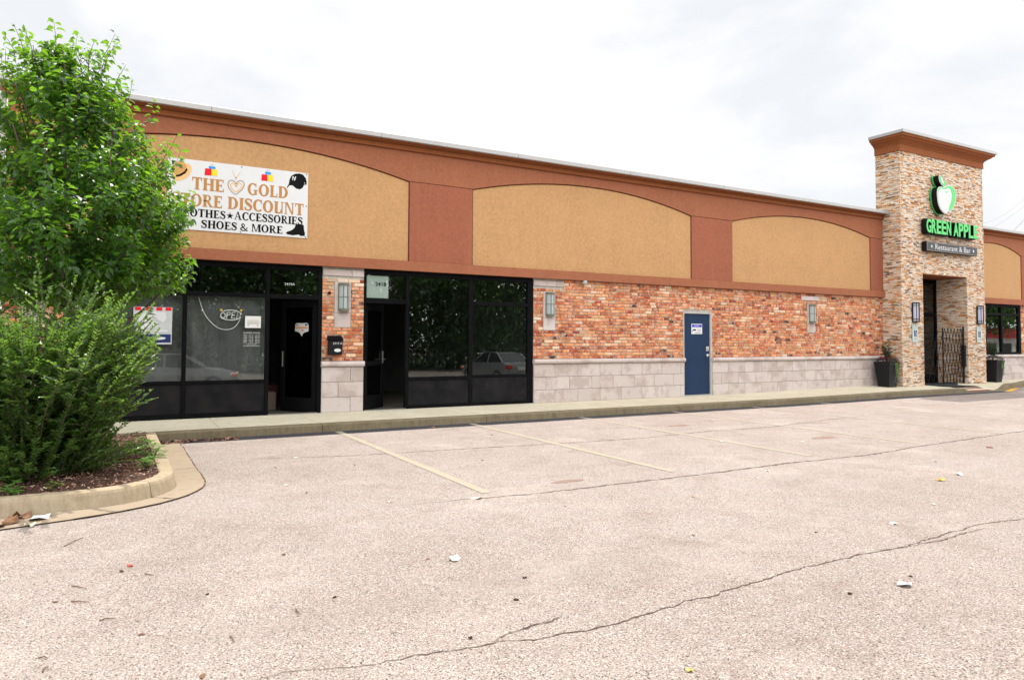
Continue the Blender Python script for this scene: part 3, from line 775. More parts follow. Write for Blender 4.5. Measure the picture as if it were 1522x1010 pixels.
# grey film hung behind the two left panes
for x0, x1 in ((-.29, 1.05), (1.10, 2.43)):
    g = MB(); n = 24; rings = []
    for k in range(n + 1):
        x = x0 + (x1 - x0) * k / n
        rings.append([(x, .165 + .012 * math.sin(k * 1.3 + 4 * zz) + .01 * math.sin(k * .5 + 9 * zz), .80 + 1.50 * zz) for zz in [q / 12 for q in range(13)]])
    g.loft(rings, closed=False, caps=False)
    g.loft([[(p[0], p[1] + .004, p[2]) for p in r_] for r_ in rings[::-1]], closed=False, caps=False)
    o = g.build('window_sheet', M['film'], smooth=True)
    tag(o, 'grey plastic sheet behind the window with the OPEN sign' if x0 > 1 else 'grey plastic sheet behind the window with the poster', 'window cover'); recenter(o)

# open doors
def door_leaf(name, hx, ang, w, z0, z1, flip, panel):
    """leaf hinged at hx, swung inwards; flip=+1 hinge on the left"""
    d = bpy.data.objects.new('%s' % name, None); COL.objects.link(d); d.parent = bld
    d.location = (hx - 9, .075, 0); d.rotation_euler = (0, 0, ang if flip > 0 else -ang); ORG[d.name] = (hx, .075, 0)
    s = flip
    f = MB()
    def bx(a, b, c0, c1, y0=-.022, y1=.022): f.bbox(min(a * s, b * s), max(a * s, b * s), y0, y1, c0, c1, .004)
    bx(0, .10, z0, z1); bx(w - .10, w, z0, z1); bx(.10, w - .10, z0, z0 + .26); bx(.10, w - .10, z1 - .13, z1); 
    if panel: bx(.10, w - .10, 1.02, 1.10)
    fo = f.build('door_frame', M['black'], d, local=True)
    g = MB(); g.box(min(.1 * s, (w - .1) * s), max(.1 * s, (w - .1) * s), -.004, .004, z0 + .26, z1 - .13); g.build('door_pane', M['glass_door'], d, local=True)
    h = MB()
    if panel:
        hx_ = (w - .055) * s
        h.bbox(hx_ - .03, hx_ + .03, -.035, -.0225, 1.05, 1.30, .004); h.tube([(hx_, -.03, 1.13), (hx_, -.085, 1.13), (hx_ - .11 * s, -.088, 1.13)], .012)
    else:
        hx_ = (w - .06) * s
        h.bbox(hx_ - .012, hx_ + .012, -.05, -.0225, 1.0, 1.30, .004)
    h.build('door_handle', M['steel'], d, local=True)
    return d
dl1 = door_leaf('glass_door', 3.35, math.radians(55), .86, .165, 2.262, -1, False)
dl2 = door_leaf('glass_door', 4.265, math.radians(45), .82, .165, 2.232, 1, True)
mb = MB(); mb.box(2.478, 3.352, -.02, .12, .150, .172); mb.box(4.262, 5.095, -.02, .12, .150, .172); mb.build('threshold', M['steel'], bld)
# blue steel door
mb = MB()
mb.bbox(12.44, 12.475, -.012, .14, .16, 2.285, .004); mb.bbox(13.36, 13.42, -.012, .14, .16, 2.285, .004); mb.bbox(12.475, 13.36, -.012, .14, 2.225, 2.285, .004)
mb.build('door_surround', M['greyframe'], bld)
dr = MB(); dr.bbox(12.482, 13.352, .02, .065, .19, 2.218, .004); dob = dr.build('steel_door', M['blue'], bld)
h = MB(); h.bbox(13.235, 13.325, .008, .0195, 1.28, 1.40, .01); h.tube([(13.28, .01, 1.335), (13.28, -.012, 1.335)], .022, 12)
h.build('deadbolt', M['steel'], dob)
h = MB(); h.tube([(13.28, .019, 1.175), (13.28, .008, 1.175)], .04, 14); h.tube([(13.28, .01, 1.175), (13.28, -.05, 1.175)], .014, 8); h.tube([(13.29, -.05, 1.175), (13.23, -.052, 1.175), (13.165, -.048, 1.172)], [.014, .013, .010], 8)
h.build('door_handle', M['steel'], dob)
for z in (.38, 1.16, 1.98):
    h = MB(); h.tube([(12.479, .012, z), (12.479, .012, z + .11)], .009, 8); h.build('hinge', M['greyframe'], dob)
mb = MB(); mb.box(12.47, 13.365, -.02, .1, .15, .186); mb.build('threshold', M['steel'], bld)
# downspout on the far left corner
mb = MB(); mb.bbox(-1.60, -1.512, -.07, .0, .12, 5.30, .012)
for z in (.5, 2.0, 3.6, 5.0): mb.bbox(-1.615, -1.497, -.078, .0, z, z + .05, .004)
tag(recenter(mb.build('downspout', M['greyframe'])), 'grey metal downspout on the left corner of the brick building', 'downspout')

# ------------------------------------------------------------------ entrance tower
tw = thing('entrance_tower', 'tall stacked stone entrance tower with brown cornice and dark doorway', 'tower', (22.9, -.2, .2))
TX0, TX1, TY0, TY1 = 20.6, 25.2, -.618, .17
OX0, OX1, OZ = 21.69, 24.15, 3.63
core = MB()
core.box(TX0 + .02, OX0 - .012, TY0 + .02, .44, .1, 3.645); core.box(OX1 + .012, TX1 - .02, TY0 + .02, .44, .1, 3.645); core.box(TX0 + .02, TX1 - .02, TY0 + .02, TY1 - .02, 3.645, 7.36)
core.build('tower_core', M['stone_gap'], tw)
def strips(mb, P, u0, u1, z0, z1, holes=(), seed=1):
    """P(u,d,z): point at distance u along the wall, d out of it"""
    r = random.Random(seed); z = z0
    while z < z1 - .01:
        h = min(r.choice((.022, .027, .032, .038)), z1 - z); u = u0 - r.uniform(0, .2)
        while u < u1:
            l = r.uniform(.06, .24); a, b = max(u, u0), min(u + l, u1); u += l
            if b - a < .012: continue
            segs = [(a, b)]
            for hu0, hu1, hz0, hz1 in holes:
                if z + h > hz0 and z < hz1:
                    ns = []
                    for p, q in segs:
                        if q <= hu0 or p >= hu1: ns.append((p, q)); continue
                        if p < hu0 - .01: ns.append((p, hu0))
                        if q > hu1 + .01: ns.append((hu1, q))
                    segs = ns
            for p, q in segs:
                d = r.uniform(.002, .022); ti = (r.random(), r.random(), r.random() * 3); c = .003; k = r.uniform(-.006, .006)
                zt, zb = z + h - .002, z + .002
                F = [(p + .002, d + k, zb), (q - .002, d - k, zb), (q - .002, d - k, zt), (p + .002, d + k, zt)]
                Bk = [(p + .002, -.02, zb), (q - .002, -.02, zb), (q - .002, -.02, zt), (p + .002, -.02, zt)]
                f = [P(*x) for x in F]; g = [P(*x) for x in Bk]
                mb.face(f, ti)
                for i in range(4): j = (i + 1) % 4; mb.face([f[j], f[i], g[i], g[j]], ti)
        z += h
mb = MB()
strips(mb, lambda u, d, z: (u, TY0 - d + .018, z), TX0, TX1, .2, 7.33, [(OX0, OX1, 0, OZ)], 31)
strips(mb, lambda u, d, z: (TX0 - d + .018, -u, z), -TY1, -TY0, .15, 7.33, [], 32)
strips(mb, lambda u, d, z: (TX1 + d - .018, u, z), TY0, TY1, .15, 7.33, [], 33)
strips(mb, lambda u, d, z: (OX1 - d + .010, -u, z), -.44, -TY0, .2, OZ, [], 34)
strips(mb, lambda u, d, z: (OX0 + d - .010, u, z), TY0, .44, .2, OZ, [], 35)
mb.build('stone_cladding', M['ledgestone'], tw)
mb = MB(); mb.box(OX0, OX1, TY0 + .004, .44, OZ, OZ + .012); mb.build('soffit', M['soffit'], tw)
def rect(o, z): y = TY1 - .03 + min(o, .03); return [(TX0 - o, TY0 - o, z), (TX1 + o, TY0 - o, z), (TX1 + o, y, z), (TX0 - o, y, z)]
mb = MB(); mb.loft([rect(.03, 7.325), rect(.03, 7.525), rect(.05, 7.53), rect(.05, 7.56), rect(.075, 7.575), rect(.10, 7.60), rect(.15, 7.635), rect(.20, 7.66), rect(.225, 7.70), rect(.275, 7.71), rect(.285, 7.785), rect(.02, 7.785)])
mb.build('cornice', M['soffit'], tw)
mb = MB(); mb.loft([rect(.30, 7.775), rect(.325, 7.78), rect(.325, 7.865), rect(.31, 7.872), rect(.05, 7.885)]); mb.build('coping', M['coping'], tw)
# doorway in the alcove
mb = MB()
for a, b, c, d in ((OX0, OX1, 3.5, OZ), (OX0, OX0 + .08, .2, 3.5), (OX1 - .08, OX1, .2, 3.5), (22.86, 22.98, .2, 3.5), (OX0 + .08, 22.86, 2.40, 2.52), (22.98, OX1 - .08, 2.40, 2.52), (OX0 + .08, 22.86, .2, .46), (22.98, OX1 - .08, .2, .46)):
    mb.bbox(a, b, .36, .44, c, d, .004)
mb.build('door_frame', M['black'], tw)
for a, b in ((OX0 + .08, 22.86), (22.98, OX1 - .08)):
    g = MB(); g.box(a, b, .395, .405, .46, 2.40); g.build('door_pane', M['glass_door'], tw)
    g = MB(); g.box(a, b, .395, .405, 2.52, 3.5); g.build('transom_pane', M['glass_door'], tw)
g = MB(); g.tube([(22.78, .34, .9), (22.78, .30, .95), (22.78, .30, 1.5), (22.78, .34, 1.55)], .014); g.build('door_handle', M['steel'], tw)
mb = MB(); mb.box(OX0, OX1, .45, 2.5, .1, .152); mb.box(OX0, OX1, 2.5, 2.6, .152, 3.6); mb.box(OX0 - .1, OX0, .45, 2.6, .1, 3.7); mb.box(OX1, OX1 + .1, .45, 2.6, .1, 3.7); mb.box(OX0, OX1, .45, 2.6, 3.65, 3.7); mb.build('lobby', M['dark_room'], tw)

# folding scissor gate pulled half across the doorway
gt = thing('scissor_gate', 'black folding lattice gate standing across the stone doorway', 'gate', (23.1, -.05, .21))
mb = MB()
def gpt(u, z):   # from the right reveal towards the left door
    return (OX1 - .05 - u, -.50 + .04 * u, z)
mb.tube([gpt(0, .22), gpt(0, 2.06)], .022); mb.tube([gpt(.04, .22), gpt(.04, 2.02)], .014)
mb.build('gate_post', M['dark_metal'], gt)
mb = MB(); mb.tube([gpt(1.1, .22), gpt(1.1, 2.0)], .022); mb.build('gate_post', M['dark_metal'], gt)
mb = MB()
for k in range(-4, 7):
    for sgn in (1, -1):
        u0 = .17 * k; pts = []
        u1 = u0 + .46
        a, b = (u0, .24), (u1, 1.98)
        if sgn < 0: a, b = (u1, .24), (u0, 1.98)
        # clip to 0..0.9
        def clip(a, b):
            t0, t1 = 0., 1.
            du = b[0] - a[0]
            for lim, sd in ((.02, 1), (1.09, -1)):
                t = (lim - a[0]) / du
                if (sd > 0) == (du > 0): t0 = max(t0, t)
                else: t1 = min(t1, t)
            return (t0, t1)
        t0, t1 = clip(a, b)
        if t1 - t0 < .08: continue
        p = lambda t: (a[0] + (b[0] - a[0]) * t, a[1] + (b[1] - a[1]) * t)
        q0, q1 = gpt(*p(t0)), gpt(*p(t1)); o = .012 * sgn
        mb.tube([(q0[0], q0[1] + o, q0[2]), (q1[0], q1[1] + o, q1[2])], .010, 6)
for k in range(5): # open stretch in front of the door
    for sgn in (1, -1):
        u0 = 1.1 + .25 * k; a, b = (u0, .24), (min(u0 + .55, 2.36), .24 + 1.7 * (min(u0 + .55, 2.36) - u0) / .55)
        if sgn < 0: a, b = (u0, b[1]), (b[0], .24)
        q0, q1 = gpt(*a), gpt(*b); o = .012 * sgn
        mb.tube([(q0[0], q0[1] + o, q0[2]), (q1[0], q1[1] + o, q1[2])], .009, 6)
mb.build('gate_lattice', M['dark_metal'], gt)
mb = MB(); mb.bbox(OX1 - .10, OX1 - .012, -.56, -.44, .75, 1.45, .01); mb.build('lock_box', M['dark_metal'], gt)
# mats
mb = MB(); mb.bbox(22.0, 24.0, -1.02, -.1, .213, .226, .004)
MBm = mb
for i in range(len(mb.v)):
    x, y, z = mb.v[i]; mb.v[i] = (x, y, wz(x, y) + .004 + (.012 if z > .22 else 0))
tag(recenter(mb.build('door_mat', M['mat_black'])), 'black rubber mat lying in front of the stone doorway', 'mat')
mb = MB()
for i in range(8):
    for j in range(4):
        a, b = 22.55 + 1.4 * i / 8, 22.55 + 1.4 * (i + 1) / 8; c, d = -1.42 + .36 * j / 4, -1.42 + .36 * (j + 1) / 4
        mb.face([(a, c, wz(a, c) + .005), (b, c, wz(b, c) + .005), (b, d, wz(b, d) + .005), (a, d, wz(a, d) + .005)])
struct(mb.build('ramp_pad', M['pad_red']))

# ------------------------------------------------------------------ wall lamps
def wall_lamp(x, label, z0=2.065, z1=2.60, y=-.0125):
    t = thing('wall_lamp', label, 'wall lamp', (x, y, z0), 'olive metal wall lamps on the brick')
    def half(rx, ry, n=14): return [(rx * math.cos(a), -ry * math.sin(a)) for a in [PI * k / n for k in range(n + 1)]]
    H = z1 - z0
    b = MB(); b.bbox(-.106, .106, -.02, 0, 0, H, .005); b.build('back_plate', M['olive'], t, local=True)
    for a, c in ((0, .05), (H - .05, H)):
        b = MB(); pr = half(.102, .12); b.loft([[(px, py - .02, a) for px, py in pr], [(px, py - .02, c) for px, py in pr]]); b.build('end_cap', M['olive'], t, local=True)
    b = MB(); pr = half(.09, .105); b.loft([[(px, py - .02, .05) for px, py in pr], [(px, py - .02, H - .05) for px, py in pr]]); b.build('diffuser', M['frost'], t, local=True, smooth=False)
    b = MB()
    for ang in (60, 112):
        a = math.radians(ang); px, py = .095 * math.cos(a), -.114 * math.sin(a) - .02; b.box(px - .006, px + .006, py - .004, py + .012, .05, H - .05)
    pr = half(.096, .112); pi_ = half(.098, .108)
    b.loft([[(px, py - .02, H * .5 - .006) for px, py in pr], [(px, py - .02, H * .5 + .006) for px, py in pr]])
    b.build('cage_bar', M['olive'], t, local=True)
    return t
wall_lamp(-1.09, 'olive wall lamp on the leftmost brick pier behind the tree')
wall_lamp(3.82, 'olive wall lamp on the brick pier above the black mailbox')
wall_lamp(8.47, 'olive wall lamp between the right storefront window and the small white camera dome')
wall_lamp(17.27, 'olive wall lamp on the long brick wall right of the blue door', 2.065, 2.585, -.0225)
def tower_lamp(x, label):
    t = thing('tower_lamp', label, 'wall lamp', (x, -.64, 2.14), 'tall narrow lamps beside the tower doorway')
    def half(rx, ry, n=12): return [(rx * math.cos(a), -ry * math.sin(a)) for a in [PI * k / n for k in range(n + 1)]]
    H = .60
    b = MB(); b.bbox(-.135, .135, -.015, .02, 0, H, .004); b.build('back_plate', M['dark_metal'], t, local=True)
    pr = half(.108, .10); b = MB(); b.loft([[(px, py - .015, .03) for px, py in pr], [(px, py - .015, H - .03) for px, py in pr]]); b.build('diffuser', M['frost_blue'], t, local=True)
    b = MB(); pr = half(.13, .118)
    for a, c in ((0, .03), (H - .03, H), (.085, .10), (H - .10, H - .085)): b.loft([[(px, py - .015, a) for px, py in pr], [(px, py - .015, c) for px, py in pr]])
    for ang in (50, 90, 130):
        a = math.radians(ang); px, py = .116 * math.cos(a), -.108 * math.sin(a) - .015; b.box(px - .007, px + .007, py - .004, py + .01, .03, H - .03)
    b.build('cage_bar', M['dark_metal'], t, local=True)
    return t
tower_lamp(21.22, 'tall black framed lamp on the tower, left of the doorway')
tower_lamp(24.80, 'tall black framed lamp on the tower, right of the doorway')

# accessible entrance signs
def access_sign(x, label):
    t = thing('accessible_entrance_sign', label, 'sign', (x, -.645, 1.535), 'pale accessible entrance signs under the tower lamps')
    b = MB(); b.bbox(-.135, .135, -.006, .02, 0, .53, .003); b.build('panel', M['pale_sign'], t, local=True)
    b = MB(); b.box(-.075, .075, -.0085, -.006, .17, .36); b.build('blue_square', M['p_navy'], t, local=True)
    b = MB(); cx, cz, y = 0, .26, -.0105     # wheelchair symbol
    k = 0
    for p in ringarc(.0, .235, .045, .045, 150, 395, .011, .011, 16): b.face([(a, y, c) for a, c in p]); k += 1
    for p in (rc(-.022, -.008, .265, .315), rc(-.012, .022, .258, .270), rc(-.012, .026, .285, .295)): b.face([(a, y - .0005 * k, c) for a, c in p]); k += 1
    for p in sweep([(.02, .266), (.036, .222), (.052, .222)], [.012] * 3): b.face([(a, y - .0005, c) for a, c in p])
    b.tube([(-.015, y + .001, .333), (-.015, y - .001, .333)], .013, 10)
    b.build('wheelchair_symbol', M['white'], t, local=True)
    b = MB(); text_mb(b, 'ACCESSIBLE', -.11, .11, .465, .50, -.0085); text_mb(b, 'ENTRANCE', -.10, .10, .395, .43, -.0085); 
    for z in (.05, .085, .12): b.box(-.1, .1, -.0075, -.006, z, z + .016)
    b.build('lettering', M['p_silver'], t, local=True)
access_sign(21.21, 'pale accessible entrance sign under the lamp left of the doorway')
access_sign(24.77, 'pale accessible entrance sign under the lamp right of the doorway')

# ------------------------------------------------------------------ tower signs
ap = thing('apple_sign', 'large green and white apple sign with leaf on the stone tower', 'sign', (22.65, -.64, 5.55))
body = [(22.532, 6.385), (22.71, 6.449), (22.889, 6.479), (23.036, 6.435), (23.123, 6.342), (23.178, 6.212), (23.16, 6.04), (23.076, 5.862), (22.951, 5.715), (22.83, 5.629), (22.741, 5.627), (22.651, 5.568), (22.533, 5.547), (22.389, 5.594), (22.276, 5.683), (22.194, 5.808), (22.153, 5.954), (22.135, 6.101), (22.151, 6.236), (22.211, 6.326), (22.328, 6.372), (22.444, 6.369)]
leaf = [(22.265, 6.716), (22.38, 6.696), (22.482, 6.624), (22.527, 6.562), (22.588, 6.644), (22.644, 6.576), (22.654, 6.51), (22.604, 6.42), (22.532, 6.385), (22.445, 6.402), (22.337, 6.474), (22.26, 6.582)]
white = [(22.25, 6.274), (22.355, 6.308), (22.471, 6.305), (22.6, 6.312), (22.72, 6.372), (22.836, 6.338), (22.903, 6.217), (22.911, 6.082), (22.858, 5.925), (22.77, 5.781), (22.718, 5.642), (22.622, 5.582), (22.516, 5.566), (22.401, 5.615), (22.3, 5.699), (22.223, 5.818), (22.182, 5.957), (22.175, 6.106), (22.196, 6.208)]
leafw = [(22.379, 6.662), (22.452, 6.604), (22.49, 6.525), (22.465, 6.455), (22.391, 6.513), (22.341, 6.591)]
tick = [(22.516, 6.259), (22.633, 6.238), (22.716, 6.281), (22.643, 6.189)]
def closed_smooth(p, n=3):
    q = p[-1:] + p + p[:2]; out = []
    for k in range(len(p)):
        p0, p1, p2, p3 = q[k], q[k + 1], q[k + 2], q[k + 3]
        for i in range(n):
            t = i / n
            out.append(tuple(.5 * (2 * p1[d] + (p2[d] - p0[d]) * t + (2 * p0[d] - 5 * p1[d] + 4 * p2[d] - p3[d]) * t * t + (3 * p1[d] - p0[d] - 3 * p2[d] + p3[d]) * t ** 3) for d in (0, 1)))
    return out
def ccw(p):
    a = sum(p[i][0] * p[(i + 1) % len(p)][1] - p[(i + 1) % len(p)][0] * p[i][1] for i in range(len(p))); return p if a > 0 else p[::-1]
def grow(p, d):
    p = ccw(p); out = []
    for i in range(len(p)):
        a, b, c = p[i - 1], p[i], p[(i + 1) % len(p)]; dx, dz = c[0] - a[0], c[1] - a[1]; l = math.hypot(dx, dz) or 1
        out.append((b[0] + dz / l * d, b[1] - dx / l * d))
    return out
bs, ls = ccw(closed_smooth(body)), ccw(closed_smooth(leaf))
b = MB(); b.prism(grow(bs, .03), -.67, -.655); b.prism(grow(ls, .03), -.672, -.657); b.build('halo_edge', M['g_edge'], ap)
b = MB(); b.prism(bs, -.845, -.672); b.prism(ls, -.8448, -.674); b.build('apple_can', M['black_can'], ap)
b = MB(); b.prism(bs, -.852, -.8455); b.prism(ls, -.8515, -.8455); b.build('white_face', M['white'], ap)
b = MB(); b.prism(grow(bs, -.028), -.858, -.8525); b.prism(grow(ls, -.022), -.858, -.852); b.build('green_face', M['g_mint'], ap)
b = MB(); b.prism(ccw(closed_smooth(white)), -.863, -.8585); b.prism(ccw(leafw), -.863, -.8585); b.build('white_shape', M['white'], ap)
b = MB(); b.prism(ccw(tick), -.867, -.8635); b.build('green_mark', M['g_mint'], ap)
b = MB(); [b.box(x - .02, x + .02, -.657, -.60, z - .02, z + .02) for x, z in ((22.4, 6.2), (22.9, 6.2), (22.6, 5.75))]; b.build('standoff', M['dark_metal'], ap)

gs = thing('green_letter_sign', 'green channel letters reading GREEN APPLE on the stone tower', 'sign', (23.0, -.64, 4.87))
def backing(x0, x1, z0, z1, y0, y1, rr=.09):
    pts = []
    for cx, cz, a0 in ((x1 - rr, z0 + rr, -90), (x1 - rr, z1 - rr, 0), (x0 + rr, z1 - rr, 90), (x0 + rr, z0 + rr, 180)):
        for k in range(6): t = math.radians(a0 + 18 * k); pts.append((cx + rr * math.cos(t), cz + rr * math.sin(t)))
    b = MB(); b.prism(pts, y0, y1); return b
backing(21.63, 22.98, 4.86, 5.34, -.755, -.645).build('letter_can', M['black_can'], gs)
backing(23.06, 24.45, 4.86, 5.34, -.755, -.645).build('letter_can', M['black_can'], gs)
word_x = ((21.56, 22.90, 'GREEN'), (23.02, 24.46, 'APPLE'))
for x0, x1, wd in word_x:
    n = len(wd); 
    for i, ch in enumerate(wd):
        a = x0 + (x1 - x0) * i / n; e = x0 + (x1 - x0) * (i + 1) / n
        b = MB(); text_mb(b, ch, a + .012, e - .012, 4.885, 5.315, -.756, .075, .03); b.build('letter_side', M['black_can'], gs)
        b = MB(); text_mb(b, ch, a + .012, e - .012, 4.885, 5.315, -.8315, .012, .03); b.build('letter_face', M['g_mint'], gs)
rs = thing('restaurant_sign', 'long dark sign box reading Restaurant and Bar on the stone tower', 'sign', (23.0, -.64, 4.3))
b = MB(); b.bbox(21.62, 24.44, -.80, -.642, 4.335, 4.625, .006); b.build('sign_can', M['black_can'], rs)
b = MB(); b.box(21.63, 24.43, -.806, -.801, 4.345, 4.615); b.build('sign_rim', M['p_silver'], rs)
b = MB(); b.box(21.645, 24.415, -.810, -.8065, 4.36, 4.60); b.build('sign_face', M['slate'], rs)
b = MB(); text_mb(b, 'Restaurant & Bar', 22.06, 24.02, 4.40, 4.565, -.8125, 0, .0)
for cx in (21.87, 24.20): b.face([(cx - .045, -.8125, 4.48), (cx, -.8125, 4.425), (cx + .045, -.8125, 4.48), (cx, -.8125, 4.535)])
b.build('lettering', M['white'], rs)

# ------------------------------------------------------------------ shop banner
sg = thing('shop_banner', 'white shop banner with gold and black lettering on the tan panel', 'sign', (1.93, -.02, 3.4))
Y0 = -.030
b = MB(); b.bbox(.755, 3.118, -.029, -.0125, 3.402, 4.618, .002); b.build('panel', M['white'], sg)
b = MB(); serif_text(b, 'THE', 1.14, 1.66, 4.106, 4.322, Y0 - .001); b.build('gold_lettering', M['gold'], sg); b = MB(); serif_text(b, 'GOLD', 2.05, 2.76, 4.108, 4.322, Y0 - .001)
b.build('gold_lettering', M['gold'], sg); b = MB(); serif_text(b, 'STORE', .823, 1.635, 3.818, 4.030, Y0 - .001); b.build('gold_lettering', M['gold'], sg); b = MB(); serif_text(b, 'DISCOUNT', 1.722, 3.045, 3.820, 4.036, Y0 - .001); b.build('gold_lettering', M['gold'], sg)
b = MB(); serif_text(b, 'CLOTHES', .90, 1.693, 3.633, 3.773, Y0 - .001); b.build('black_lettering', M['ink'], sg); b = MB(); serif_text(b, 'ACCESSORIES', 1.835, 3.030, 3.641, 3.785, Y0 - .001)
b.build('black_lettering', M['ink'], sg); b = MB(); serif_text(b, 'SHOES', 1.298, 1.885, 3.448, 3.588, Y0 - .001); serif_text(b, '&', 1.937, 2.072, 3.450, 3.580, Y0 - .001); serif_text(b, 'MORE', 2.13, 2.672, 3.450, 3.588, Y0 - .001)
b.build('black_lettering', M['ink'], sg); b = MB()
st = [(1.764 + (.066 if k % 2 == 0 else .026) * math.sin(PI * k / 5), 3.698 + (.066 if k % 2 == 0 else .026) * math.cos(PI * k / 5)) for k in range(10)]
for k in range(10): b.face([(1.764, Y0 - .001, 3.698), (st[(k + 1) % 10][0], Y0 - .001, st[(k + 1) % 10][1]), (st[k][0], Y0 - .001, st[k][1])])
b.build('star_mark', M['ink'], sg)
def flat(name, poly, mat, k, par=sg, thick=.0006, sm=0):
    p = ccw(closed_smooth(poly)) if sm else ccw(poly); b = MB(); b.prism(p, Y0 - .0006 - k * .0012, Y0 - .0001 - k * .0012 + .0003); return b.build(name, M[mat], par)
ht = flat('printed_hat', [(.854, 4.508), (.902, 4.551), (.986, 4.525), (1.027, 4.534), (1.077, 4.537), (1.116, 4.501), (1.126, 4.432), (1.093, 4.345), (1.016, 4.267), (.926, 4.224), (.868, 4.235), (.826, 4.285)], 'p_straw', 1, sm=1)
flat('hat_crown', [(.871, 4.483), (.886, 4.53), (.935, 4.57), (.993, 4.572), (1.027, 4.53), (1.05, 4.459), (1.013, 4.39), (.94, 4.335), (.883, 4.319), (.853, 4.38)], 'p_tan', 2, ht, sm=1)
flat('hat_band', [(.883, 4.319), (.94, 4.339), (1.013, 4.396), (1.047, 4.459), (1.066, 4.434), (1.03, 4.365), (.957, 4.31), (.891, 4.289)], 'ink', 3, ht)
for blue, red, yel in (([(1.4, 4.541), (1.507, 4.539), (1.511, 4.498), (1.401, 4.492)], [(1.343, 4.492), (1.442, 4.499), (1.448, 4.378), (1.335, 4.372)], [(1.449, 4.49), (1.532, 4.497), (1.54, 4.381), (1.445, 4.381)]),
                       ([(2.346, 4.559), (2.443, 4.556), (2.451, 4.514), (2.347, 4.509)], [(2.287, 4.502), (2.381, 4.505), (2.387, 4.389), (2.28, 4.389)], [(2.394, 4.503), (2.477, 4.509), (2.487, 4.393), (2.396, 4.391)])):
    bb = flat('printed_shopping_bags', blue, 'p_blue', 1); flat('red_bag', red, 'p_red', 2, bb); flat('yellow_bag', yel, 'p_yellow', 3, bb)
    cx = (blue[0][0] + blue[1][0]) / 2; hb = MB()
    for q in sweep([(cx - .022, blue[0][1]), (cx - .012, blue[0][1] + .035), (cx + .012, blue[0][1] + .035), (cx + .022, blue[0][1])], [.006] * 4): hb.face([(x, Y0 - .002, z) for x, z in q])
    hb.build('bag_handle', M['p_silver'], bb)
HO = [(1.854, 4.274), (1.883, 4.32), (1.927, 4.344), (1.972, 4.33), (1.991, 4.281), (1.966, 4.201), (1.913, 4.144), (1.849, 4.088), (1.78, 4.137), (1.735, 4.195), (1.72, 4.259), (1.742, 4.315), (1.785, 4.333), (1.83, 4.314)]
HI = [(1.857, 4.227), (1.881, 4.274), (1.916, 4.297), (1.948, 4.281), (1.952, 4.244), (1.921, 4.191), (1.851, 4.137), (1.788, 4.182), (1.764, 4.236), (1.774, 4.275), (1.809, 4.285), (1.84, 4.263)]
b = MB()
for q in sweep(closed_smooth(HO) + [HO[0]], [.018] * 43): b.face([(x, Y0 - .0015, z) for x, z in q])
hrt = b.build('printed_heart_necklace', M['p_silver'], sg)
b = MB()
for q in sweep(closed_smooth(HI) + [HI[0]], [.02] * 37): b.face([(x, Y0 - .0022, z) for x, z in q])
for pl in ([(1.782, 4.509), (1.819, 4.432), (1.847, 4.378)], [(1.93, 4.508), (1.89, 4.44), (1.855, 4.379)], [(1.851, 4.403), (1.864, 4.371), (1.854, 4.341), (1.841, 4.368), (1.851, 4.403)]):
    for q in sweep(pl, [.008] * len(pl)): b.face([(x, Y0 - .0016, z) for x, z in q])
b.build('necklace_gold', M['p_straw'], hrt)
cp = flat('printed_cap', [(2.729, 4.311), (2.766, 4.378), (2.78, 4.469), (2.811, 4.537), (2.877, 4.583), (2.954, 4.598), (3.022, 4.583), (3.072, 4.523), (3.091, 4.455), (3.084, 4.399), (3.045, 4.4), (3.017, 4.337), (2.969, 4.302), (2.901, 4.311), (2.833, 4.362), (2.776, 4.356), (2.748, 4.307)], 'ink', 1)
b = MB(); cx, cz = 2.858, 4.497; k = 0
for pl in ([(-.03, -.04), (-.018, .035)], [(-.018, .035), (.018, -.035)], [(.018, -.035), (.030, .03)], [(-.036, .012), (.002, .0), (.034, .038)], [(.002, .0), (.004, -.045)]):
    for q in sweep([(cx + x, cz + z) for x, z in pl], [.010] * len(pl)): b.face([(x, Y0 - .0024 - .0002 * k, z) for x, z in q]); k += 1
b.face([(3.052 + .009 * math.cos(t), Y0 - .0024, 4.428 + .009 * math.sin(t)) for t in [2 * PI * k / 8 for k in range(8)]])
b.build('cap_emblem', M['white'], cp)
flat('printed_boot', [(2.908, 3.652), (3.047, 3.646), (3.059, 3.538), (3.073, 3.499), (3.07, 3.444), (2.983, 3.437), (2.969, 3.461), (2.858, 3.439), (2.753, 3.45), (2.728, 3.472), (2.752, 3.497), (2.837, 3.535), (2.885, 3.583)], 'ink', 1)
b = MB()
for x, z in ((3.086, 4.596), (1.944, 4.59), (3.086, 3.424), (1.944, 3.424), (3.09, 4.0), (.785, 3.424), (.785, 4.595)): b.tube([(x, -.028, z), (x, -.036, z)], .010, 8)
b.build('screw', M['dark_metal'], sg)

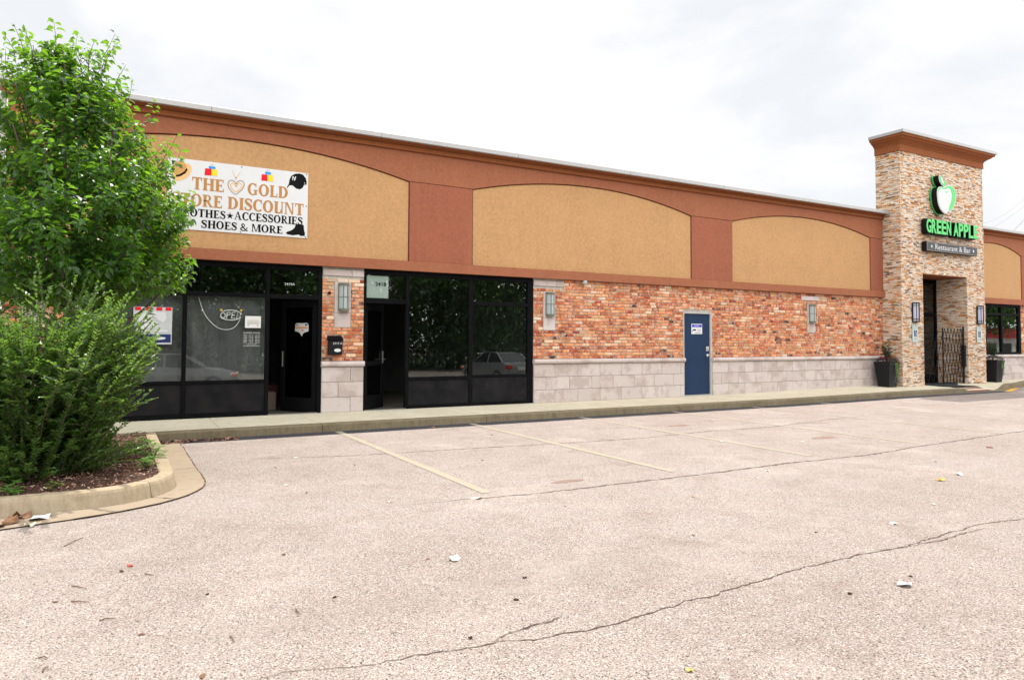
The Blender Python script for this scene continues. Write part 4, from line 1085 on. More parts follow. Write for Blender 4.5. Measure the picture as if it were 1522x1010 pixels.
# ------------------------------------------------------------------ small facade things
mbx = thing('mailbox', 'black wall mailbox numbered 2419 A on the brick pier', 'mailbox', (3.655, -.01, 1.227))
b = MB(); b.loft([[(3.53, -.012, 1.235), (3.782, -.012, 1.235), (3.782, -.12, 1.235), (3.53, -.12, 1.235)], [(3.53, -.012, 1.50), (3.782, -.012, 1.50), (3.782, -.15, 1.50), (3.53, -.15, 1.50)]]); b.build('box_body', M['dark_metal'], mbx)
b = MB(); b.prism([(-.012, 1.60), (-.012, 1.502), (-.165, 1.502), (-.168, 1.515)], 3.52, 3.792, axis='X'); b.build('box_lid', M['black'], mbx)
def onbox(z): return -.12 - .03 * (z - 1.235) / .265 - .003
b = MB(); text_mb(b, '2419 A', 3.595, 3.772, 1.435, 1.475, onbox(1.475)); b.build('lettering', M['white'], mbx)
b = MB(); pts = [(3.688 + .064 * math.cos(t), 1.325 + .032 * math.sin(t)) for t in [2 * PI * k / 20 for k in range(20)]]; b.prism(pts, onbox(1.36) - .002, onbox(1.30) + .004); b.build('oval_badge', M['white'], mbx)
dm = thing('camera_dome', 'small round white camera dome high on the brick wall', 'camera', (9.40, -.01, 2.83))
b = MB(); b.tube([(9.40, -.012, 2.86), (9.40, -.05, 2.86)], .05, 14); b.build('mount', M['white'], dm)
b = MB(); prof = [(.062 * math.cos(a), .062 * math.sin(a)) for a in [PI / 2 * k / 6 for k in range(7)]]
b.loft([[(9.40 + rr * math.cos(t), -.05 - d, 2.86 + rr * math.sin(t)) for t in [2 * PI * k / 16 for k in range(16)]] for rr, d in [(max(p[0], .002), p[1]) for p in prof]]); b.build('dome_cover', M['frost'], dm, smooth=True)
b = MB(); b.tube([(3.545, -.012, 2.40), (3.545, -.05, 2.40), (3.56, -.065, 2.385)], [.03, .03, .018], 10)
tag(recenter(b.build('doorbell', M['dark_metal'])), 'small dark round fixture on the brick pier left of its lamp', 'fixture')
# security notice on the blue door
sn = thing('security_notice', 'small white and blue security notice on the blue door', 'sign', (12.91, .02, 1.71))
b = MB(); b.bbox(12.735, 13.10, .012, .0195, 1.71, 1.97, .002); b.build('panel', M['white'], sn)
b = MB(); b.box(12.752, 13.083, .0100, .0118, 1.885, 1.952); b.build('header', M['p_bluegrey'], sn)
b = MB(); text_mb(b, 'NOTICE', 12.83, 13.00, 1.897, 1.940, .0090); b.build('header_lettering', M['white'], sn)
b = MB()
for p in (rc(12.785, 12.87, 1.80, 1.835), rc(12.765, 12.79, 1.77, 1.80), rc(12.87, 12.885, 1.795, 1.83)): b.prism(p, .0105, .0118)
text_mb(b, 'THIS AREA', 12.93, 13.06, 1.82, 1.84, .0105); text_mb(b, 'IS UNDER', 12.93, 13.05, 1.785, 1.805, .0105); text_mb(b, 'VIDEO SURVEILLANCE', 12.85, 13.06, 1.73, 1.755, .0105)
b.build('camera_symbol', M['ink'], sn)
# numbers on the transoms
b = MB(); text_mb(b, '2419A', 2.74, 2.925, 2.52, 2.565, .0565); tag(recenter(b.build('door_number', M['white'])), 'small white door number 2419A on the left doorway transom', 'number')
b = MB(); b.box(4.30, 4.74, .0668, .0675, 2.345, 2.78); tag(recenter(b.build('sky_reflection_patch', M['paper'])), 'pale patch painted as sky reflection behind the number 2418 over the second doorway', 'film')  # pale sheet stands in for the sky mirrored in the transom
b = MB(); text_mb(b, '2418', 4.47, 4.69, 2.58, 2.655, .0565, 0, .012); tag(recenter(b.build('door_number', M['ink'])), 'bold black door number 2418 on the second doorway transom', 'number')
# window contents
po = thing('window_poster', 'grey window poster with red top and navy bar behind the tree branches', 'poster', (.59, .05, 1.42))
b = MB(); b.box(.30, .885, .052, .0565, 1.43, 2.06); b.build('sheet', M['papergrey'], po)
b = MB(); b.box(.315, .87, .0495, .0515, 1.46, 1.60); b.build('navy_bar', M['p_navy'], po)
b = MB(); [b.box(x, x + .09, .0495, .0515, 2.0, 2.055) for x in (.32, .48, .64, .78)]; b.build('red_blocks', M['p_red'], po)
rr_ = random.Random(5); b = MB()
for cx, cz, w_, h_ in ((.50, 1.90, .16, .05), (.47, 1.84, .14, .04), (.50, 1.77, .18, .05), (.45, 1.72, .13, .035), (.72, 1.88, .08, .07), (.66, 1.95, .16, .03), (.72, 1.655, .12, .022), (.64, 1.53, .2, .03), (.42, 1.60, .06, .02)):
    b.prism(ccw([(cx + w_ * math.cos(t) * rr_.uniform(.7, 1.1), cz + h_ * math.sin(t) * rr_.uniform(.6, 1.2)) for t in [2 * PI * k / 14 for k in range(14)]]), .0470 - .0003 * w_ * 10 , .0492)
b.build('white_scribble', M['white'], po)
ne = thing('open_neon_sign', 'unlit white neon tube sign reading OPEN hung inside the window', 'sign', (1.83, .1, 1.86))
b = MB(); yN = .105
el = [(1.828 + .185 * math.cos(t), yN, 1.95 + .088 * math.sin(t)) for t in [2 * PI * k / 36 for k in range(37)]]; b.tube(el[1:15] , .009, 6); b.tube(el[20:35], .009, 6)
def lt(pts): b.tube([(1.655 + x * .345, yN, 1.895 + z * .11) for x, z in pts], .0085, 6)
lt([(.13 + .11 * math.cos(t), .45 + .42 * math.sin(t)) for t in [2 * PI * k / 14 for k in range(15)]]); lt([(.30, -.05), (.33, .95), (.46, .95), (.48, .6), (.33, .5)]); lt([(.74, .95), (.57, .95), (.55, 0), (.73, 0)]); lt([(.56, .5), (.7, .5)]); lt([(.80, 0), (.82, .95), (.95, .05), (.98, 1.0)])
b.build('neon_tube', M['neon'], ne)
b = MB(); b.tube(bez([(1.30, .12, 2.25), (1.40, .11, 1.96), (1.58, .11, 1.75), (1.75, .11, 1.69), (1.90, .11, 1.74), (1.99, .11, 1.88)], 24), .006, 5); b.build('power_cord', M['neon'], ne)
b = MB(); [b.tube([(x, .105, 2.03), (x, .068, 2.04)], .018, 8) for x in (1.665, 2.0)]; b.build('suction_cup', M['p_yellow'], ne)
no = thing('printed_notice', 'white printed notice sheet in the window right of the OPEN sign', 'notice', (2.2, .05, 1.73))
b = MB(); b.box(2.065, 2.335, .053, .0565, 1.727, 1.938); b.build('sheet', M['paper'], no)
b = MB(); [b.box(2.10, 2.305, .0512, .0526, z, z + .007) for z in (1.858, 1.835, 1.815, 1.795)]; b.build('printed_lines', M['p_silver'], no)
b = MB(); [b.box(x, x + .02, .0510, .0526, 1.76, 1.78) for x in (2.11, 2.27)]; b.build('printed_dots', M['p_blue'], no)
b = MB(); text_mb(b, 'BUSINESS HOURS', 2.045, 2.32, 1.625, 1.650, .0568)
for i, d in enumerate(('MON', 'TUE', 'WED', 'THU', 'FRI', 'SAT')):
    z = 1.585 - i * .026; text_mb(b, d, 2.045, 2.10, z, z + .016, .0568); text_mb(b, '11:00 AM', 2.13, 2.21, z, z + .014, .0568); text_mb(b, '8:00 PM', 2.24, 2.32, z, z + .014, .0568)
text_mb(b, 'SUN CLOSED', 2.10, 2.27, 1.425, 1.440, .0568); text_mb(b, 'NO PUBLIC RESTROOMS', 2.045, 2.32, 1.398, 1.414, .0568)
tag(recenter(b.build('business_hours_lettering', M['white'])), 'white business hours lettering on the window beneath the notice sheet', 'lettering')
# sticker on the open door, placed on the leaf
stk = thing('door_sticker', 'white cut-out sticker with orange band on the open left door', 'sticker', (0, 0, 0))
ca, sa = math.cos(-math.radians(55)), math.sin(-math.radians(55))
stk.location = (3.35, .075, 1.70); stk.rotation_euler = (0, 0, -math.radians(55)); ORG[stk.name] = (0, 0, 0)
b = MB(); b.prism(ccw([(-.53, -.02), (-.52, .12), (-.45, .14), (-.36, .13), (-.24, .14), (-.20, .10), (-.20, -.02), (-.28, -.04), (-.33, -.06), (-.36, -.12), (-.40, -.06), (-.46, -.03)]), -.0075, -.0045); b.build('sheet', M['white'], stk, local=True)
b = MB(); b.box(-.51, -.22, -.0092, -.0077, .03, .06); b.build('orange_band', M['orange'], stk, local=True)
b = MB(); b.box(-.50, -.46, -.0090, -.0077, .085, .11); b.box(-.36, -.32, -.0090, -.0077, -.015, .01); b.build('red_marks', M['p_red'], stk, local=True)
b = MB(); b.box(-.28, -.23, -.0090, -.0077, .085, .12); b.build('navy_mark', M['p_navy'], stk, local=True)
# things just inside the left doorway
b = MB(); b.bbox(2.52, 2.80, .95, 1.25, .153, .50, .01); tag(recenter(b.build('cardboard_box', M['box'])), 'beige cardboard box on the floor inside the open left doorway', 'box')
b = MB(); b.bbox(2.50, 2.95, 1.5, 1.9, .153, .62, .02); tag(recenter(b.build('storage_crate', M['crate'])), 'red crate in the dark inside the open left doorway', 'crate')
# wires
for i, (p, q) in enumerate((((119.3, 46.7, 20.1), (92, 29, 18.0)), ((124, 46.7, 19.5), (100, 33, 17.2)), ((119.4, 46.7, 21.3), (96, 31.5, 19.0)))):
    P, Q = Vector(p), Vector(q); d = Q - P; pts = [P + d * t - Vector((0, 0, 1.2 * (1 - (2 * t - .0) ** 2 if False else math.sin(PI * (t + .6) / 2.2)))) for t in [-.6 + 2.2 * k / 20 for k in range(21)]]
    b = MB(); b.tube(pts, 0.02 if i == 1 else .011, 5)
    o = tag(b.build('power_line', M['wire']), ('lower thick overhead wire right of the tower', 'dark overhead wire right of the tower', 'topmost thin overhead wire right of the tower')[i] if i != 0 else 'middle thin overhead wire right of the tower', 'wire', 'overhead wires behind the building')
    recenter(o)

# ------------------------------------------------------------------ leaves
def add_leaf(mb, p, d, n, L, W, tint, fold=.25, droop=.25):
    """pointed leaf folded along its midrib: 4 faces"""
    d = d.normalized(); s = d.cross(n)
    if s.length < 1e-4: s = d.cross(Vector((1, 0, 0)))
    s.normalize(); n = s.cross(d).normalized()
    m1 = p + d * (L * .35) - n * (L * .04); m2 = p + d * (L * .72) - n * (L * droop * .45); tip = p + d * L - n * (L * droop)
    up = n * (W * fold)
    a1 = m1 + s * W * .5 + up; b1 = m1 - s * W * .5 + up; a2 = m2 + s * W * .36 + up * .7; b2 = m2 - s * W * .36 + up * .7
    i = len(mb.v)
    mb.v += [tuple(x) for x in (p, a1, m1, b1, a2, m2, b2, tip)]
    for f in ((0, 2, 1), (0, 3, 2), (1, 2, 5, 4), (2, 3, 6, 5), (4, 5, 7), (5, 6, 7)): mb.f.append(tuple(i + k for k in f)); mb.t.append(tint)
def interp(tab, z):
    for (z0, r0), (z1, r1) in zip(tab, tab[1:]):
        if z0 <= z <= z1: return r0 + (r1 - r0) * (z - z0) / (z1 - z0)
    return tab[0][1] if z < tab[0][0] else tab[-1][1]

# ------------------------------------------------------------------ pear tree
TBX, TBY = -.42, -3.2
tree = thing('street_tree', 'leafy pear tree with pointed crown standing in the mulch bed', 'tree', (TBX, TBY, .15))
r = random.Random(11)
prof = [(1.85, .25), (2.0, .8), (2.2, 1.25), (2.5, 1.42), (2.9, 1.42), (3.25, 1.33), (3.6, 1.22), (3.95, 1.05), (4.2, .86), (4.6, .72), (4.9, .52), (5.1, .34), (5.3, .12)]
def cx_at(z): return -.40 - .22 * smooth(3.6, 5.2, z)
trunk = MB()
tp = [(TBX, TBY, .1), (TBX + .01, TBY, .6), (TBX - .01, TBY + .02, 1.2), (TBX + .02, TBY, 1.9), (-.42, TBY, 2.8), (-.5, TBY, 3.8), (-.58, TBY, 4.9)]
trunk.tube(tp, [.085, .068, .06, .055, .042, .026, .01], 10)
limbs = []
for i in range(26):
    z0 = 1.45 + 2.9 * (i / 26) ** 1.1; az = i * 2.4 + r.uniform(-.3, .3); zt = min(5.0, z0 + r.uniform(.7, 1.2)); rad = interp(prof, zt) * r.uniform(.6, .85)
    bx = TBX + (cx_at(z0) - TBX) * .6
    p0 = Vector((bx, TBY, z0)); p2 = Vector((cx_at(zt) + rad * math.cos(az), TBY + rad * math.sin(az), zt)); p1 = p0.lerp(p2, .5) + Vector((math.cos(az) * .12, math.sin(az) * .12, -.1))
    pts = bez([tuple(p0), tuple(p1), tuple(p2)], 6); n = len(pts)
    trunk.tube(pts, [.026 * (1 - .75 * k / (n - 1)) * (1.15 - .6 * i / 26) for k in range(n)], 6); limbs.append(pts)
trunk.build('trunk', M['bark'], tree, smooth=True)
twg = MB(); lv = MB()
def twig(base, tip, nleaf, sparse=False, L0=.086):
    d = tip - base; mid = base.lerp(tip, .5) + Vector((r.uniform(-.05, .05), r.uniform(-.05, .05), -.04))
    pts = [Vector(p) for p in bez([tuple(base), tuple(mid), tuple(tip)], 8)]
    twg.tube(pts, [.006 - .0045 * k / (len(pts) - 1) for k in range(len(pts))], 4, caps=False)
    for k in range(nleaf):
        t = .18 + .82 * (k + r.random() * .6) / nleaf; f = t * (len(pts) - 1); i = min(int(f), len(pts) - 2)
        p = pts[i].lerp(pts[i + 1], f - i); ax = (pts[i + 1] - pts[i]).normalized()
        a = k * 2.4 + r.uniform(-.5, .5); side = ax.orthogonal().normalized(); side = Matrix.Rotation(a, 3, ax) @ side
        ld = (side * 1.0 + ax * r.uniform(.2, .7) + Vector((0, 0, r.uniform(-.75, .15)))).normalized()
        q = p + ld * .018
        nn = (Vector((0, 0, 1)) + Vector((r.uniform(-.7, .7), r.uniform(-.7, .7), 0))).normalized()
        L = L0 * r.uniform(.7, 1.25) * (.8 if t > .93 else 1)
        add_leaf(lv, q, ld, nn, L, L * r.uniform(.56, .7), (min(1, max(0, r.gauss(.45, .25))), r.random(), 0), r.uniform(.1, .4), r.uniform(.1, .45))
# lumpy crown: some directions bulge, others stay open
lump = [(r.uniform(0, 2 * PI), r.uniform(2.1, 5.0), r.uniform(-.24, .16)) for _ in range(30)]
def lumpf(az, z):
    s = 0
    for a, zz, w in lump:
        da = (az - a + PI) % (2 * PI) - PI; s += w * math.exp(-(da / .45) ** 2 - ((z - zz) / .32) ** 2)
    return 1 + s
for i in range(860):
    while True:
        z = r.uniform(1.95, 5.15)
        if r.random() < (interp(prof, z) / 1.45) ** 1.4 + .06: break
    az = r.uniform(0, 2 * PI); rad = interp(prof, z) * lumpf(az, z) * (r.random() ** .42)
    tip = Vector((cx_at(z) + rad * math.cos(az), TBY + rad * math.sin(az), z))
    lean = Vector((math.cos(az) * .75, math.sin(az) * .75, .75 if z > 2.4 else .1)).normalized()
    base = tip - lean * r.uniform(.30, .55)
    twig(base, tip, r.randint(20, 30))
for i in range(46):      # whips that break the outline
    z = r.uniform(2.6, 5.0); az = r.uniform(0, 2 * PI); rad = interp(prof, z) * lumpf(az, z) * .92
    base = Vector((cx_at(z) + rad * math.cos(az), TBY + rad * math.sin(az), z)); d = Vector((math.cos(az) * .45, math.sin(az) * .45, 1)).normalized()
    twig(base, base + d * r.uniform(.25, .42), r.randint(9, 14), True)
for x, z0, z1 in ((-.72, 4.95, 5.43), (-.98, 4.7, 5.22), (-.45, 4.85, 5.2), (-.2, 4.6, 5.0), (.02, 4.4, 4.78), (.15, 4.15, 4.55), (-1.2, 4.4, 4.85)):
    twig(Vector((x + .04, TBY + r.uniform(-.2, .2), z0)), Vector((x, TBY + r.uniform(-.2, .2), z1)), 15)
crown = lv.build('crown', M['leaf'], tree); twg.build('twigs', M['bark'], tree)

# ------------------------------------------------------------------ arching shrub
SBX, SBY = -.72, -4.75
shrub = thing('arching_shrub', 'large small-leaved arching shrub in the mulch bed before the tree', 'shrub', (SBX, SBY, .15))
r = random.Random(23); sl = MB(); ss = MB()
def shoot(p0, d0, L, bend, leaves_per_m=62, L0=.056, side=True, rad=.007):
    pts = [p0.copy()]; p = p0.copy(); d = d0.normalized(); n = max(6, int(L / .07)); stp = L / n
    for k in range(n):
        d = (d + Vector((bend.x, bend.y, bend.z)) * stp + Vector((r.uniform(-.04, .04), r.uniform(-.04, .04), r.uniform(-.04, .04)))).normalized(); p = p + d * stp; pts.append(p.copy())
        if p.x > .40 and k > 1: break
    L = L * (len(pts) - 1) / n; n = len(pts) - 1
    ss.tube(pts, [rad * (1 - .85 * k / n) + .001 for k in range(n + 1)], 5, caps=False)
    m = int(L * leaves_per_m)
    for k in range(m):
        t = (k + r.random()) / m
        if side and t < .12: continue
        f = t * n; i = min(int(f), n - 1); q = pts[i].lerp(pts[i + 1], f - i); ax = (pts[i + 1] - pts[i]).normalized()
        sd = Matrix.Rotation(PI * (k % 2) + r.uniform(-.6, .6), 3, ax) @ ax.cross(Vector((0, 0, 1)) if abs(ax.z) < .9 else Vector((1, .3, 0))).normalized()
        ld = (sd + ax * .8 + Vector((0, 0, .25))).normalized(); nn = (Vector((r.uniform(-.5, .5), r.uniform(-.5, .5), 1))).normalized()
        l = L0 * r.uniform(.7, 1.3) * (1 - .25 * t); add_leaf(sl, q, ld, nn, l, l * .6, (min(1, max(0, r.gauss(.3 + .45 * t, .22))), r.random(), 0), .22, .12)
    return pts
for i in range(125):
    az = r.uniform(0, 2 * PI); sp = r.random() ** .6
    p0 = Vector((SBX + .42 * sp * math.cos(az), SBY + .40 * sp * math.sin(az), .14))
    out = .08 + .46 * sp * r.uniform(.5, 1.3); d = Vector((math.cos(az) * out, math.sin(az) * out, 1)).normalized()
    L = r.uniform(1.2, 2.15) * (1.05 - .12 * sp); bend = Vector((math.cos(az) * .20, math.sin(az) * .12, -.03)) * r.uniform(.3, 1.5)
    pts = shoot(p0, d, L, bend)
    for k in range(r.randint(11, 16)):
        f = r.uniform(.16, .9); q = pts[int(f * (len(pts) - 1))]; a2 = r.uniform(0, 2 * PI)
        shoot(q, Vector((math.cos(a2), math.sin(a2), r.uniform(.1, 1.1))), r.uniform(.16, .42) * (1.15 - .5 * f), Vector((0, 0, -.2)), 62, .054, False, .003)
for i in range(1250):     # dense inner twigs
    az = r.uniform(0, 2 * PI); q = math.sqrt(r.random()); z = .12 + 1.45 * r.random() ** 1.3; w_ = (.56 + .25 * z) * q * (1 if z < 1.2 else 1 - (z - 1.2) * .5)
    p0 = Vector((SBX + w_ * math.cos(az), SBY + .9 * w_ * math.sin(az), z))
    shoot(p0, Vector((math.cos(az) * .8, math.sin(az) * .8, r.uniform(.3, 1.5))), r.uniform(.18, .40), Vector((0, 0, -.1)), 62, .054, False, .003)
for tx, tz, ty in ((.30, 1.12, -4.9), (.34, .84, -5.0), (.08, 1.86, -4.7), (.20, 1.42, -5.0), (-.10, 2.02, -4.9), (-.30, 2.08, -4.6), (-.72, 2.28, -4.8), (-.62, 2.1, -5.0), (.26, .98, -4.4), (.12, 1.6, -4.6), (.0, 1.75, -5.2), (-.95, 2.1, -4.8), (.30, .66, -5.0), (.12, .55, -5.2)):
    p0 = Vector((SBX + r.uniform(.0, .3), SBY + r.uniform(-.25, .2), .15)); tgt = Vector((tx, ty, tz)); d = tgt - p0; L = d.length * 1.04
    pts = shoot(p0, d.normalized() + Vector((0, 0, .35)), L, Vector((d.x, d.y, -.25 * L)) * .18, 46, .052)
    for k in range(8):
        f = r.uniform(.3, .92); q = pts[int(f * (len(pts) - 1))]; a2 = r.uniform(0, 2 * PI)
        shoot(q, Vector((math.cos(a2), math.sin(a2), .7)), r.uniform(.12, .28), Vector((0, 0, -.1)), 50, .05, False, .003)
for i in range(60):     # low skirt
    az = r.uniform(PI * .9, 2.35 * PI); p0 = Vector((SBX + .5 * math.cos(az), SBY + .45 * math.sin(az), .15))
    shoot(p0, Vector((math.cos(az), math.sin(az), r.uniform(.4, 1.4))), r.uniform(.4, .8), Vector((math.cos(az) * .3, math.sin(az) * .3, -.5)), 52, .052, False, .004)
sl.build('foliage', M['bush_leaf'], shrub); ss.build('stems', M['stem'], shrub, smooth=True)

# ------------------------------------------------------------------ planting island
def offset_path(o):
    """kerb line of the island, o = offset outwards: up the right side, round the corner, along the front"""
    pts = []; X, Yf, rr = .60, -5.90, .85
    for y in (-1.58, -2.4, -3.3, -4.2, Yf + rr): pts.append((X + o, y))
    for k in range(1, 11):
        a = -k / 10 * PI / 2; pts.append((X - rr + (rr + o) * math.cos(a), Yf + rr + (rr + o) * math.sin(a)))
    for x in (-.8, -1.5, -2.6, -4.2): pts.append((x, Yf - o - .02 * (x + .25)))
    return pts
mb = MB()
prof_k = [(-.145, .10), (-.145, .150), (-.125, .156), (-.03, .154), (-.012, .145), (-.002, .12), (.02, .01), (.03, -.05), (-.145, -.05)]
rings = [list(zip(*[(p[0], p[1]) for p in []])) for _ in []]
paths = [offset_path(o) for o, z in prof_k]
segs_k = [(0, 2), (2, 7), (7, 14), (14, len(paths[0]) - 1)]
N = len(paths[0])
cuts = {3, 9}
start = 0
for e in sorted(cuts | {N - 1}):
    ring = []
    for i in range(start, e + 1):
        ring.append([(paths[j][i][0], paths[j][i][1], prof_k[j][1]) for j in range(len(prof_k))])
    # small joint gap
    if len(ring) > 1:
        if start > 0: ring[0] = [tuple(Vector(a).lerp(Vector(b), .03)) for a, b in zip(ring[0], ring[1])]
        if e < N - 1: ring[-1] = [tuple(Vector(a).lerp(Vector(b), .03)) for a, b in zip(ring[-1], ring[-2])]
    mb.loft(ring); start = e
struct(mb.build('island_kerb', M['island'], smooth=False))
mb = MB(); pa = offset_path(.025); pb = []
for i, (x, y) in enumerate(offset_path(.30)):
    pb.append((x, y))
for i in range(11, len(pb)): x, y = pb[i]; pb[i] = (x, y - .10 * smooth(11, 15, i) - (.12 if i > 14 else 0) * 1.)
for i in range(len(pa) - 1):
    a, b, c, d = pa[i], pa[i + 1], pb[i + 1], pb[i]
    mb.face([(a[0], a[1], .006), (b[0], b[1], .006), (c[0], c[1], .012), (d[0], d[1], .012)][::-1])
struct(mb.build('gutter', M['gutter']))
ribbon('gutter_joint', [(p[0], p[1]) for p in pb[:15]], .009, .014, M['edge_dirt'], .004, 12, .05, False)
ribbon('gutter_joint', [pa[9], pb[9]], .012, .0135, M['crack'], .002, 13, .03, False)
ribbon('gutter_joint', [pa[3], pb[3]], .006, .0135, M['crack'], .002, 14, .03, False)
# mulch bed
mb = MB(); inner = offset_path(-.13); r = random.Random(31)
gxs = [-4.2 + .12 * i for i in range(40)]; gys = [-5.86 + .12 * i for i in range(37)]
def inside(x, y):
    X, Yf, rr = .60 - .11, -5.90 + .11, .74
    if x > X or y < Yf: return False
    if x > X - rr and y < Yf + rr and math.hypot(x - (X - rr), y - (Yf + rr)) > rr: return False
    return True
def mz(x, y): return .135 + .05 * smooth(.5, -.6, x) * smooth(-5.8, -5.0, y) + .02 * mnoise.noise(Vector((x * 3, y * 3, 0)))
poly = [(x, y) for x, y in inner]
poly2 = [(-4.2, -1.56)] 
cz = MB(); cen = (-.9, -3.6)
ringp = inner + [(-4.2, -1.58), (-2, -1.58)]
for f0, f1 in ((0, .5), (.5, .8), (.8, 1.0)):
    n = len(ringp)
    for i in range(n):
        a, b = ringp[i], ringp[(i + 1) % n]
        q = []
        for p, f in ((a, f0), (a, f1), (b, f1), (b, f0)):
            x, y = cen[0] + (p[0] - cen[0]) * f, cen[1] + (p[1] - cen[1]) * f; q.append((x, y, mz(x, y) if f < 1 else .125))
        cz.face(q[::-1] if f0 > 0 else [q[1], q[0], q[2]][::1])
struct(cz.build('mulch_bed', M['mulch']))
ch = MB()
cnt = 0
while cnt < 5200:
    x, y = r.uniform(-1.9, .49), r.uniform(-5.8, -1.6)
    if not inside(x, y) or (x < -1.2 and r.random() < .6): continue
    cnt += 1; z = mz(x, y) + r.uniform(0, .02)
    Mx = Matrix.Translation((x, y, z)) @ Matrix.Rotation(r.uniform(0, 6.3), 4, 'Z') @ Matrix.Rotation(r.gauss(0, .35), 4, 'X') @ Matrix.Rotation(r.gauss(0, .35), 4, 'Y')
    l, w_ = r.uniform(.012, .045), r.uniform(.004, .012)
    ch.box(-l / 2, l / 2, -w_ / 2, w_ / 2, 0, r.uniform(.002, .006), (r.random() ** .8, 0.01, 0), Mx)
struct(ch.build('mulch', M['chips']), 'stuff')
# weeds
def weed(x, y, label, n=7, L=.055, h=.10, mat='weed', seed=1, spread=.08):
    rr = random.Random(seed); z = mz(x, y)
    t = thing('weed', label, 'weed', (x, y, z), 'weeds in the mulch bed'); a = MB(); b = MB()
    for k in range(n):
        az = rr.uniform(0, 2 * PI); s_ = rr.uniform(.2, 1) * spread; top = Vector((math.cos(az) * s_, math.sin(az) * s_, h * rr.uniform(.4, 1)))
        b.tube([(0, 0, -.01), tuple(top * .6 + Vector((0, 0, .01))), tuple(top)], [.003, .002, .0015], 5)
        for m_ in range(4):
            d = Vector((math.cos(az + m_ * 1.7 - 2), math.sin(az + m_ * 1.7 - 2), .25)); add_leaf(a, top - Vector((0, 0, .012 * m_)), d, Vector((0, 0, 1)), L * rr.uniform(.7, 1.2), L * .5, (rr.random(), 0.01, 0), .2, .2)
    a.build('leaves', M[mat], t, local=True); b.build('stem', M['stem'], t, local=True)
weed(.36, -4.82, 'bright green weed at the kerb corner of the mulch bed', 10, .075, .12, seed=1)
weed(.28, -3.5, 'patch of low weeds behind the shrub near the right kerb', 26, .07, .17, seed=2, spread=.3)
weed(.46, -4.0, 'sprawling weed touching the right kerb of the mulch bed', 16, .06, .12, seed=3, spread=.16)
weed(.12, -4.1, 'green weed beside the lower right edge of the shrub', 18, .06, .15, seed=4, spread=.22)
weed(-.42, -5.62, 'small yellowish seedling near the front kerb', 6, .06, .09, 'lime_leaf', 5, .04)
weed(-.74, -5.68, 'broad-leaved green seedling at the far left of the front kerb', 9, .075, .10, 'weed', 6, .10)

# ------------------------------------------------------------------ planters
def planter(x, y, z, label):
    t = thing('planter_pot', label, 'planter', (x, y, z), 'tall black planters beside the tower')
    def sq(h, zz): return [(-h, -h, zz), (h, -h, zz), (h, h, zz), (-h, h, zz)]
    b = MB(); b.loft([sq(.175, 0), sq(.178, .02), sq(.242, .68), sq(.252, .685), sq(.252, .74), sq(.232, .745), sq(.228, .66)]); b.build('pot', M['pot'], t, local=True)
    b = MB(); b.face(sq(.229, .68)); b.build('soil', M['mulch'], t, local=True)
    return t
planter(20.12, -.42, wz(20.1, -.5), 'tall black planter left of the tower, before the stone base')
planter(26.02, -.42, wz(26, -.4), 'tall black planter right of the tower, beneath the window')
def potplant(x, y, z, shrub_label, flower_label, seed, reds):
    rr = random.Random(seed)
    t = thing('potted_shrub', shrub_label, 'shrub', (x, y, z)); a = MB(); b = MB()
    for k in range(9):
        az = rr.uniform(0, 6.3); top = Vector((math.cos(az) * .10, math.sin(az) * .10, rr.uniform(.45, .68))); b.tube([(0, 0, -.02), tuple(top * .5), tuple(top)], [.008, .006, .003], 5)
        for m_ in range(60):
            f = rr.uniform(.35, 1); p = top * f + Vector((rr.gauss(0, .045), rr.gauss(0, .045), 0)); d = Vector((rr.uniform(-1, 1), rr.uniform(-1, 1), rr.uniform(-.2, 1))); add_leaf(a, p, d, Vector((0, 0, 1)), .05, .026, (rr.random(), .01, 0))
    a.build('leaves', M['dark_leaf'], t, local=True); b.build('stem', M['stem'], t, local=True)
    t = thing('bedding_flowers', flower_label, 'flowers', (x, y, z)); a = MB(); pu = MB(); rd = MB(); tr = MB()
    for k in range(420):
        az, s_ = rr.uniform(0, 6.3), .27 * math.sqrt(rr.random()) + .02; p = Vector((s_ * math.cos(az), s_ * math.sin(az), .03 + .14 * (1 - (s_ / .3) ** 2) + rr.uniform(-.03, .07))); d = Vector((math.cos(az) + rr.uniform(-.6, .6), math.sin(az) + rr.uniform(-.6, .6), rr.uniform(-.1, .8)))
        add_leaf(a if k % 3 else pu, p, d, Vector((0, 0, 1)), .05, .03, (rr.random(), .01, 0))
    for k in range(reds):
        az = rr.uniform(PI * .8, 1.25 * PI); s_ = rr.uniform(.18, .28)
        for m_ in range(6): add_leaf(rd, Vector((s_ * math.cos(az), s_ * math.sin(az), .16 + .03 * rr.random())), Vector((math.cos(m_), math.sin(m_), .4)), Vector((0, 0, 1)), .045, .035, (.5, .01, 0))
    for k in range(7):
        u = rr.uniform(-.02, .15)
        ln = rr.uniform(.12, .5)
        for m_ in range(14):
            zz = .05 - .045 * m_ - rr.random() * .03
            if zz < -ln: break
            add_leaf(tr, Vector((u + rr.uniform(-.03, .03), -.262 - .012 * rr.random(), zz)), Vector((rr.uniform(-.7, .7), -.35, -1)), Vector((0, -1, .2)), .06, .035, (rr.random(), .01, 0))
    a.build('leaves', M['dark_leaf'], t, local=True); pu.build('purple_petals', M['purple'], t, local=True)
    if reds: rd.build('red_petals', M['red_petal'], t, local=True)
    tr.build('trailing_vine', M['lime_leaf'], t, local=True)
potplant(20.12, -.42, wz(20.1, -.5) + .685, 'dark upright shrub in the planter left of the tower', 'purple and red flowers with lime trailing vine in the left planter', 1, 5)
potplant(26.02, -.42, wz(26, -.4) + .685, 'dark upright shrub in the planter right of the tower', 'green and purple bedding plants in the right planter', 2, 0)

